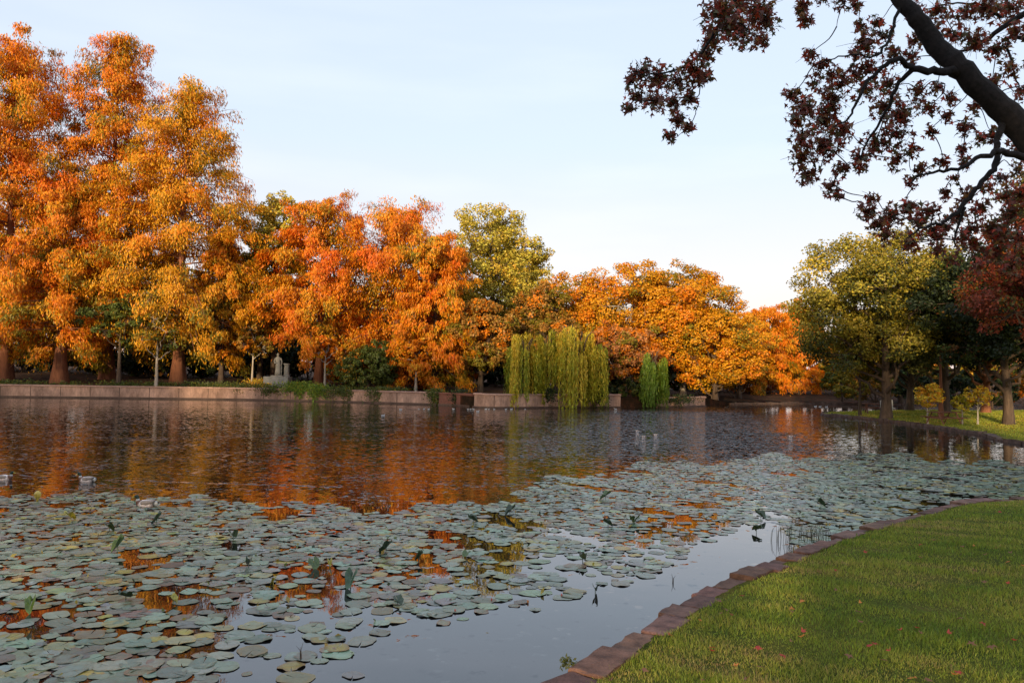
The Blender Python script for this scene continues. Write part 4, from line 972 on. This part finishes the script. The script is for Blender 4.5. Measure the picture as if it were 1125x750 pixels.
# ------------------------------------------------------------------ lily pads
def pad_arr(c, r, rot, col, rim, rg, tilt=.03, wav=.009, z=.004):
    n_ = 19; a_ = np.linspace(.05, 2*PI-.05, n_)+rot
    p4 = rg.uniform(0, 6.28, 4); rr = r*(1+.09*np.sin(2*a_+p4[0])+.06*np.sin(4*a_+p4[1])+rg.normal(0, .03, n_))
    hh = wav*(np.sin(3*a_+p4[2])*.7+np.sin(7*a_+p4[3])*.35+.4)*rg.uniform(0, 1.3)
    tx, ty = rg.normal(0, tilt*.6, 2)
    ring = np.stack([np.cos(a_)*rr, np.sin(a_)*rr, hh], 1); ring[:, 2] += ring[:, 0]*tx+ring[:, 1]*ty
    mid = np.stack([np.cos(a_)*rr*.6, np.sin(a_)*rr*.6, hh*.25], 1); mid[:, 2] += mid[:, 0]*tx+mid[:, 1]*ty
    V = np.vstack([[0, 0, 0], mid, ring]); V[:, 2] = np.maximum(V[:, 2]+z, .004); V[:, :2] += c
    F = [(0, 1+i, 2+i, 0) for i in range(n_-1)]
    T3 = [(0, 1+i, 2+i) for i in range(n_-1)]
    for i in range(n_-1): T3 += [(1+i, 1+n_+i, 2+n_+i), (1+i, 2+n_+i, 2+i)]
    C = np.vstack([np.tile(col, (1+n_, 1)), np.tile(rim, (n_, 1))])
    return V, np.array(T3), C
def f_top(u): return np.interp(u, [0, 150, 300, 430, 490, 560, 600, 700, 830, 1000, 1125, 1200], [541, 545, 553, 562, 555, 545, 528, 512, 503, 500, 512, 516])
def f_bot(u): return np.interp(u, [0, 226, 240, 300, 400, 500, 600, 700, 760, 830, 900, 1200], [800, 800, 665, 634, 624, 612, 604, 592, 566, 574, 600, 620])
def f_sp(u): return np.interp(u, [200, 235, 330, 420, 500, 600, 690, 760, 830], [780, 760, 735, 700, 684, 668, 645, 605, 575])
rg = np.random.default_rng(31)
nT = 210000
x = rg.uniform(-22, 24, nT); y = rg.uniform(6.5, 32, nT)
u, vv, dd = proj(x, y, np.zeros(nT))
edge_n = 6*np.sin(u*.05)+4*np.sin(u*.13+1)
dens = np.zeros(nT)
t = f_top(u)+edge_n*.6; b = f_bot(u)+edge_n*2
clump = np.sin(x*1.3+np.sin(y*.9)*1.5)*np.sin(y*1.1+np.sin(x*.7))+.5*np.sin(x*3.1+y*2.3)
dens[(vv > t) & (vv < b)] = 1
kk2 = (vv > t) & (vv < b) & (clump < -.72); dens[kk2] = .05
ke = (vv > t) & (vv < t+14); dens[ke] *= .55
ks = (vv >= b) & (vv < f_sp(u)) & (u > 225) & (u < 860); dens[ks] = np.where(clump[ks] > .35, .5, .06)
dens[(u > 590) & (u < 850) & (vv < b)] *= .62
dens[(u > 700) & (u < 800) & (vv > 565) & (vv < 600)] *= .25
dens[(u > 440) & (u < 560) & (vv < 575) & (vv > 540)] *= .7
dens[(u < -120) & (vv < 760)] = .8*(vv[(u < -120) & (vv < 760)] > 545)
dsh = shore(x, y)[0]
keep = (rg.random(nT) < dens) & inside(x, y) & (dsh > .35)
x, y, u, vv, dens = x[keep], y[keep], u[keep], vv[keep], dens[keep]
# keep a minimum spacing so pads overlap only a little
cell = {}; sel = []
for i in range(len(x)):
    r = .17*(1+.0*dens[i]); ci, cj = int(math.floor(x[i]/.2)), int(math.floor(y[i]/.2)); ok = True
    for a_ in (-1, 0, 1):
        for b_ in (-1, 0, 1):
            for j in cell.get((ci+a_, cj+b_), ()):
                if (x[i]-x[j])**2+(y[i]-y[j])**2 < .0205: ok = False; break
            if not ok: break
        if not ok: break
    if ok: sel.append(i); cell.setdefault((ci, cj), []).append(i)
extra = [(330, 722), (285, 718), (388, 742), (262, 700), (300, 690), (215, 735), (370, 712), (325, 745), (245, 690), (345, 700)]
X = list(x[sel]); Yl = list(y[sel]); U = list(u[sel]); VV = list(vv[sel])
for px, py in extra:
    q = G(px, py); X.append(q.x); Yl.append(q.y); U.append(px); VV.append(py)
X, Yl, U, VV = map(np.array, (X, Yl, U, VV))
n = len(X); Rd = np.where(rg.random(n) < .25, rg.uniform(.05, .10, n), rg.uniform(.09, .165, n))
typ = rg.choice(4, n, p=[.72, .14, .05, .09])
base_c = [((.20, .255, .185), (.19, .225, .14)), ((.23, .25, .13), (.32, .26, .09)), ((.36, .29, .05), (.28, .17, .05)), ((.15, .14, .085), (.20, .10, .05))]
names_c = ['blue green', 'green yellow rimmed', 'yellowing', 'brown spotted']
vis = (U > -20) & (U < 1145) & (VV < 765)
size = np.where(vis, Rd/np.maximum(Yl, 1)**1.3, 0); order = np.argsort(-size)
indiv = set(order[:300].tolist()); big_parts = ([], [], []); off = 0
for i in range(n):
    c0, c1 = base_c[typ[i]]; j_ = rg.uniform(.6, 1.35); hue = rg.normal(1, .08, 3)
    col = np.array(c0)*j_*hue; rim = np.array(c1)*j_*hue
    r = Rd[i]
    if i in indiv:
        Vp, Fp, Cp = pad_arr((0, 0), r, rg.uniform(0, 6.28), col, rim, rg)
        o = link('lily_pad', fast_mesh('lily_pad', Vp, Fp, Cp, smooth=True), M['pad'], None, (X[i], Yl[i], float(rg.uniform(0, .006))))
        if VV[i] > f_bot(U[i])-8 and U[i] > 225: where = 'in open water before the dense mat'
        elif U[i] < 120: where = 'in the mat at the lower left corner'
        elif U[i] < 260: where = 'in the left mat beside the sky reflection'
        else: where = 'in the middle of the mat'
        tag(o, '%s lily pad floating %s' % (names_c[typ[i]], where), 'lily pad', '%s lily pads %s' % (names_c[typ[i]], where))
    else:
        Vp, Fp, Cp = pad_arr((X[i], Yl[i]), r, rg.uniform(0, 6.28), col, rim, rg)
        big_parts[0].append(Vp); big_parts[1].append(Fp+off); big_parts[2].append(Cp); off += len(Vp)
print('pads', n)
tag(link('lily_pads', fast_mesh('lily_pads', np.concatenate(big_parts[0]), np.concatenate(big_parts[1]), np.concatenate(big_parts[2]), smooth=True), M['pad']),
    'mass of smaller lily pads farther out on the pond', 'lily pads', kind='stuff')

# scraps of dead and curled leaf lying over the mat
rq = np.random.default_rng(77); ii = rq.choice(n, 1500); near_ = Yl[ii] > 6
ang_ = rq.uniform(0, 6.28, 1500); cc_ = np.stack([X[ii]+np.cos(ang_)*Rd[ii]*.9, Yl[ii]+np.sin(ang_)*Rd[ii]*.9, rq.uniform(.012, .05, 1500)], 1)
v, f = leaf_cards(cc_, rq.normal(size=(1500, 3))*.7+np.array((0, 0, 1.0)), rq.uniform(.03, .12, 1500), rq.uniform(.02, .06, 1500), rq)
pk = np.array([(.03, .05, .015), (.38, .30, .05), (.12, .05, .02), (.16, .20, .04), (.45, .30, .06)])[rq.integers(0, 5, 1500)]
tag(link('leaf_litter', fast_mesh('leaf_litter', v, f, np.repeat(pk, 4, axis=0)), M['leafnear']), 'scraps of curled and dead leaf scattered over the lily pads', 'leaf litter', kind='stuff')
# raised curled lily leaves, buds
def curled(px, py, s, col, label, name='raised_lily_leaf'):
    q = G(px, py); rgl = random.Random(int(px*7+py)); V, F, C_ = [], [], []
    A = Acc(); n_ = 18; fold = rgl.uniform(.5, 1.25); tl = rgl.uniform(.35, 1.0); rot = rgl.uniform(0, 6.28); p1, p2 = rgl.uniform(0, 6), rgl.uniform(0, 6)
    V.append((0, 0, 0)); C_.append(col)
    for ring_ in (.35, .7, 1.0):
        for i in range(n_):
            a_ = .1+(2*PI-.2)*i/(n_-1); r_ = s*.62*ring_*(1+.10*math.sin(3*a_+p1))
            x_, y_ = math.cos(a_)*r_, math.sin(a_)*r_
            bend = abs(y_)*math.sin(fold); y2 = y_*math.cos(fold)
            z_ = bend+.10*s*ring_*math.sin(5*a_+p2)
            V.append((x_*math.cos(tl)-0*z_, y2, z_+x_*math.sin(tl)))
            cc = rgl.uniform(.7, 1.25)*(1.15 if ring_ == 1 else 1); C_.append((col[0]*cc, col[1]*cc, col[2]*cc))
    F += [(0, 1+i, 2+i) for i in range(n_-1)]
    for r0 in range(2):
        for i in range(n_-1): F.append((1+r0*n_+i, 1+(r0+1)*n_+i, 2+(r0+1)*n_+i, 2+r0*n_+i))
    V = [(x*math.cos(rot)-y*math.sin(rot), x*math.sin(rot)+y*math.cos(rot), z+s*.38) for x, y, z in V]
    A.add(V, F, C_); A.tube([(0, 0, -.2), (0, .005, s*.4)], [.006, .006], 5, col=col)
    return tag(A.build(name, M['pad'], None, smooth=True, loc=(q.x, q.y, 0)), label, 'lily leaf', 'raised curled lily leaves')
DK = (.03, .055, .018); GN = (.08, .13, .025); YL = (.4, .33, .03)
for px, py, s, c, lab in [
  (385, 645, .21, (.05, .11, .05), 'largest upright curled dark green leaf in the middle of the pads'), (424, 608, .23, DK, 'upright pointed dark leaf above the middle of the pads'),
  (460, 616, .14, DK, 'small dark curled leaf right of the pointed one'), (437, 664, .13, DK, 'low dark curled leaf on the open water below the middle'),
  (512, 612, .12, GN, 'green raised leaf above the sparse middle pads'), (640, 618, .17, DK, 'dark folded leaf at the right end of the sparse pads'),
  (654, 652, .13, DK, 'small dark leaf nearest the stone edge side of the sparse pads'), (697, 575, .19, GN, 'bright green upright leaf left of the open water patch'),
  (665, 549, .24, GN, 'green upright leaf far out near the pad mat edge'), (668, 579, .17, DK, 'dark leaf pair member left of the orange reflection'),
  (836, 571, .21, DK, 'tall dark leaf standing in the open water at the right'), (831, 585, .17, DK, 'dark round leaf just below the tall one at the right'),
  (273, 624, .17, DK, 'dark raised leaf right of the sky reflection edge'), (256, 594, .20, (.05, .08, .02), 'dark bushy leaf at the upper edge of the left mat'),
  (129, 606, .22, GN, 'bright green raised leaf in the left mat'), (33, 673, .17, (.15, .22, .03), 'lime green raised leaf in the lower left corner'),
  (120, 584, .18, DK, 'dark raised leaf behind the bright green one in the left mat'), (138, 660, .15, DK, 'dark raised leaf in the middle of the left mat'),
  (172, 575, .2, DK, 'dark leaf between the third duck and the left mat'), (902, 557, .2, DK, 'dark raised leaf near the bend of the stone edging'),
  (560, 566, .22, DK, 'dark raised leaf where the orange reflection ends'), (520, 575, .18, DK, 'dark raised leaf left of the pale ripples'),
  (345, 624, .15, GN, 'small green leaf left of the largest upright leaf'), (77, 572, .2, YL, 'yellow raised leaf near the second duck'),
  (190, 663, .12, YL, 'yellow leaf in the middle of the left mat'), (362, 622, .11, YL, 'small yellow bud like leaf beside the green one'), (300, 642, .10, YL, 'small yellow leaf at the edge of the sky mirror')]:
    curled(px, py, s, c, lab)
# yellow bud of a water lily, left
q = G(41, 551); A = Acc(); A.tube([(0, 0, -.1), (0, 0, .05), (0, 0, .1), (0, 0, .16), (0, 0, .2), (0, 0, .23)], [.01, .02, .06, .07, .05, .01], 10, col=(.6, .42, .06))
tag(A.build('lily_bud', M['pad'], None, smooth=True, loc=(q.x, q.y, 0)), 'fat yellow lily bud at the upper edge of the left mat', 'lily bud')
for j, (px, py, lab) in enumerate([(500, 672, 'tiny pink lily bud on the open water in the middle'), (540, 660, 'tiny red lily bud above the pink one'), (580, 662, 'tiny orange lily bud at the right of the sparse pads'), (617, 655, 'tiny red lily bud nearest the small dark leaf')]):
    q = G(px, py); A = Acc(); A.tube([(0, 0, -.1), (0, 0, .012), (0, 0, .025), (0, 0, .04)], [.004, .010, .012, .003], 8, col=[(.5, .12, .1), (.4, .04, .03), (.5, .2, .05), (.4, .04, .03)][j])
    tag(A.build('lily_bud', M['pad'], None, smooth=True, loc=(q.x, q.y, 0)), lab, 'lily bud', 'tiny lily buds')
# reeds and twigs at the near edge
def reeds(px, py, n, h, lab, name, col, cat, spread=.12):
    q = G(px, py); rg_ = random.Random(px); A = Acc()
    A.tube([(-spread, 0, -.12), (0, 0, -.10), (spread, 0, -.12)], [.02, .03, .02], 5, col=col)
    for _ in range(n):
        x_, y_ = rg_.gauss(0, spread), rg_.gauss(0, spread*.5); l = rg_.gauss(0, .25)*h; hh = h*rg_.uniform(.5, 1)
        A.tube([(x_, y_, -.1), (x_+l*.3, y_, hh*.6), (x_+l, y_, hh)], [.004, .003, .001], 4, col=col)
    return tag(A.build(name, M['leafnear'], None, loc=(q.x, q.y, 0)), lab, cat)
reeds(886, 594, 60, .35, 'tuft of thin dark reeds in the water at the bend of the stone edging', 'reed_tuft', (.06, .06, .02), 'reeds', .3)
reeds(740, 640, 3, .16, 'thin bare twig sticking out of the calm water near the edging', 'twig', (.05, .03, .02), 'twig', .02)
reeds(332, 726, 3, .2, 'thin brown stalks standing beside a pad in the lower middle', 'lily_stalk', (.08, .04, .02), 'stalk', .04)
q = G(655, 728, .2); rgp = np.random.default_rng(4); c = rgp.normal(0, .035, (60, 3))*(1, 1, .6)+(0, 0, .04)
v, f = leaf_cards(c, rgp.normal(size=(60, 3)), np.full(60, .045), np.full(60, .025), rgp)
tag(link('weed', fast_mesh('weed', v, f, np.tile((.12, .13, .03), (240, 1))), M['leafnear'], None, (q.x-.28, q.y-.16, .22)), 'small leafy weed growing out of the nearest edging stones', 'weed')

# ------------------------------------------------------------------ ducks
def duck(px, py, face, label, kind='mallard', s=1.0, group='ducks near the lily pads', Y=None):
    q = G(px, py); d = empty('duck', (q.x, q.y, 0), label, 'duck', group, 0 if face > 0 else PI)
    d.scale = (s, s, s)
    if kind == 'mallard':
        bd, br, wh, hd, nk, bl, wing, tl = (.95, .80, .74), (.16, .07, .045), (.8, .76, .7), (.015, .035, .02), (.7, .7, .66), (.55, .42, .08), (.38, .31, .27), (.05, .045, .04)
    else:
        bd = br = wh = hd = nk = (.5, .48, .46); bl = (.5, .25, .05); wing = (.45, .45, .45); tl = (.6, .6, .6)
    path = [(-.30, 0, .10), (-.25, 0, .085), (-.20, 0, .06), (-.10, 0, .045), (0, 0, .045), (.10, 0, .05), (.16, 0, .075), (.185, 0, .12), (.19, 0, .16), (.19, 0, .185), (.197, 0, .205), (.215, 0, .225), (.24, 0, .228), (.258, 0, .222), (.27, 0, .216), (.30, 0, .208), (.325, 0, .202)]
    rad = [(.012, .03), (.03, .05), (.055, .08), (.085, .10), (.095, .11), (.09, .10), (.075, .08), (.05, .052), (.038, .038), (.036, .036), (.040, .038), (.044, .040), (.042, .038), (.03, .03), (.012, .02), (.007, .018), (.002, .01)]
    cols = [tl, wh, tl, bd, bd, bd, br, br, nk, hd, hd, hd, hd, hd, bl, bl, bl]
    A = Acc(); A.tube(path, [(b_, a_) if i < 6 else (a_, b_) for i, (a_, b_) in enumerate(rad)] if False else rad, 12, col=cols)
    A.build('body', M['feather'], d, smooth=True)
    for s_ in (-1, 1):
        W = Acc(); W.tube([(-.24, s_*.03, .125), (-.16, s_*.065, .115), (-.04, s_*.088, .10), (.07, s_*.08, .09), (.12, s_*.055, .085)], [(.008, .01), (.02, .035), (.022, .06), (.02, .05), (.006, .01)], 8, col=[tl, wing, wing, wing, bd])
        W.build('wing', M['feather'], d, smooth=True)
    return d
duck(5, 527, 1, 'mallard swimming right at the left edge of the photo', s=.82)
duck(95, 529, -1, 'mallard swimming left with a thin wake behind it', s=.82)
duck(160, 556, -1, 'mallard resting among the upper pads of the left mat', s=.86)
FD = 'small birds far out on the pond'
for px, py, k_, lab in [(421, 456.5, 'white', 'white bird upright on the water, leftmost of the far birds'), (440, 450, 'white', 'white bird close to the wall below the dark shrub'),
  (720, 478, 'mallard', 'dark duck far out on the pale ripples'), (700, 474, 'mallard', 'dark duck just left of the other far one on the ripples'), (707, 480, 'mallard', 'dark duck below the pair on the ripples'),
  (676, 449.5, 'white', 'white bird by the wall left of the small willow'), (868, 480, 'mallard', 'lone dark duck on the ripples towards the peninsula'), (525, 452, 'white', 'white bird with a tall reflection left of the rounded wall end')]:
    duck(px, py, 1 if px % 2 else -1, lab, k_, .5 if k_ == 'mallard' else .42, FD)
for j, px in enumerate([460, 466, 471, 498, 514, 517, 520, 534, 537, 543, 556, 562, 577]):
    duck(px, 448.3+px*.002, 1 if j % 3 else -1, 'tiny white bird in the row floating along the foot of the wall', 'white', .24+.04*(j % 4), 'row of white birds along the wall foot')
for j, (px, py) in enumerate([(917, 457), (924, 446.5), (929, 446.8), (936, 447)]):
    if j == 0: duck(px, py, -1, 'pied duck at the tip of the peninsula', 'mallard', 1.0, FD)
    else: duck(px-28, py, 1, 'tiny white bird in the channel behind the peninsula tip', 'white', .5, 'white birds in the back channel')

# ------------------------------------------------------------------ light
VEIL = 5.2
SUN_EL, SUN_AZ = R(10), R(-20)      # azimuth of the sun measured from straight behind the camera, towards the left
sd = Vector((math.sin(SUN_AZ)*math.cos(SUN_EL), -math.cos(SUN_AZ)*math.cos(SUN_EL), math.sin(SUN_EL)))   # towards the sun
L = bpy.data.lights.new('sun', 'SUN'); L.energy = 4.3; L.angle = R(1.8); L.color = (1.0, .77, .46)
lo = bpy.data.objects.new('sun', L); COL.objects.link(lo); lo.rotation_euler = sd.to_track_quat('Z', 'Y').to_euler()
w = bpy.data.worlds.new('World'); scene.world = w; w.use_nodes = True
ns, ls = w.node_tree.nodes, w.node_tree.links; ns.clear()
sk = ns.new('ShaderNodeTexSky'); sk.sky_type = 'NISHITA'; sk.sun_disc = False
sk.sun_elevation = SUN_EL; sk.sun_rotation = math.atan2(sd.x, sd.y)
sk.air_density = 1.0; sk.dust_density = 1.6; sk.ozone_density = 1.2
bg = ns.new('ShaderNodeBackground'); bg.inputs['Strength'].default_value = .15
# thin high veil over the blue: a pale milky layer, a little pink towards the horizon, with faint wisps
tcw = ns.new('ShaderNodeTexCoord'); sxw = ns.new('ShaderNodeSeparateXYZ'); ls.new(tcw.outputs['Generated'], sxw.inputs[0])
rz = ns.new('ShaderNodeValToRGB'); ls.new(sxw.outputs[2], rz.inputs[0])
for i, (p_, c_) in enumerate([(0.0, (4.5, 3.45, 3.35)), (.12, (4.15, 3.7, 3.8)), (.27, (3.5, 3.85, 4.45)), (.6, (3.3, 3.8, 4.6))]):
    e = rz.color_ramp.elements[i] if i < 2 else rz.color_ramp.elements.new(p_)
    e.position = p_; e.color = (c_[0]/5, c_[1]/5, c_[2]/5, 1)
mpw = ns.new('ShaderNodeMapping'); mpw.inputs['Scale'].default_value = (1.2, 1.2, 7); mpw.inputs['Rotation'].default_value = (0, .25, 0); ls.new(tcw.outputs['Generated'], mpw.inputs[0])
nw = ns.new('ShaderNodeTexNoise'); nw.inputs['Scale'].default_value = 1.7; nw.inputs['Detail'].default_value = 5; ls.new(mpw.outputs[0], nw.inputs['Vector'])
rw = ns.new('ShaderNodeValToRGB'); ls.new(nw.outputs['Fac'], rw.inputs[0]); rw.color_ramp.elements[0].position = .5; rw.color_ramp.elements[1].position = .8
rw.color_ramp.elements[0].color = (0, 0, 0, 1); rw.color_ramp.elements[1].color = (.10, .08, .08, 1)
sc_ = ns.new('ShaderNodeMix'); sc_.data_type = 'RGBA'; sc_.blend_type = 'ADD'; sc_.inputs[0].default_value = 1
ls.new(rz.outputs[0], sc_.inputs[6]); ls.new(rw.outputs[0], sc_.inputs[7])
gain = ns.new('ShaderNodeVectorMath'); gain.operation = 'SCALE'; gain.inputs[3].default_value = VEIL; ls.new(sc_.outputs[2], gain.inputs[0])
mv = ns.new('ShaderNodeMix'); mv.data_type = 'RGBA'; mv.inputs[0].default_value = .75
ls.new(sk.outputs[0], mv.inputs[6]); ls.new(gain.outputs[0], mv.inputs[7]); ls.new(mv.outputs[2], bg.inputs[0]); wo = ns.new('ShaderNodeOutputWorld'); ls.new(bg.outputs[0], wo.inputs[0])
scene.view_settings.view_transform = 'Standard'; scene.view_settings.look = 'None'
scene.view_settings.gamma = 1; scene.view_settings.exposure = 0.70; scene.view_settings.use_curve_mapping = False
scene.cycles.max_bounces = 6; scene.cycles.diffuse_bounces = 3; scene.cycles.transmission_bounces = 3; scene.cycles.glossy_bounces = 3
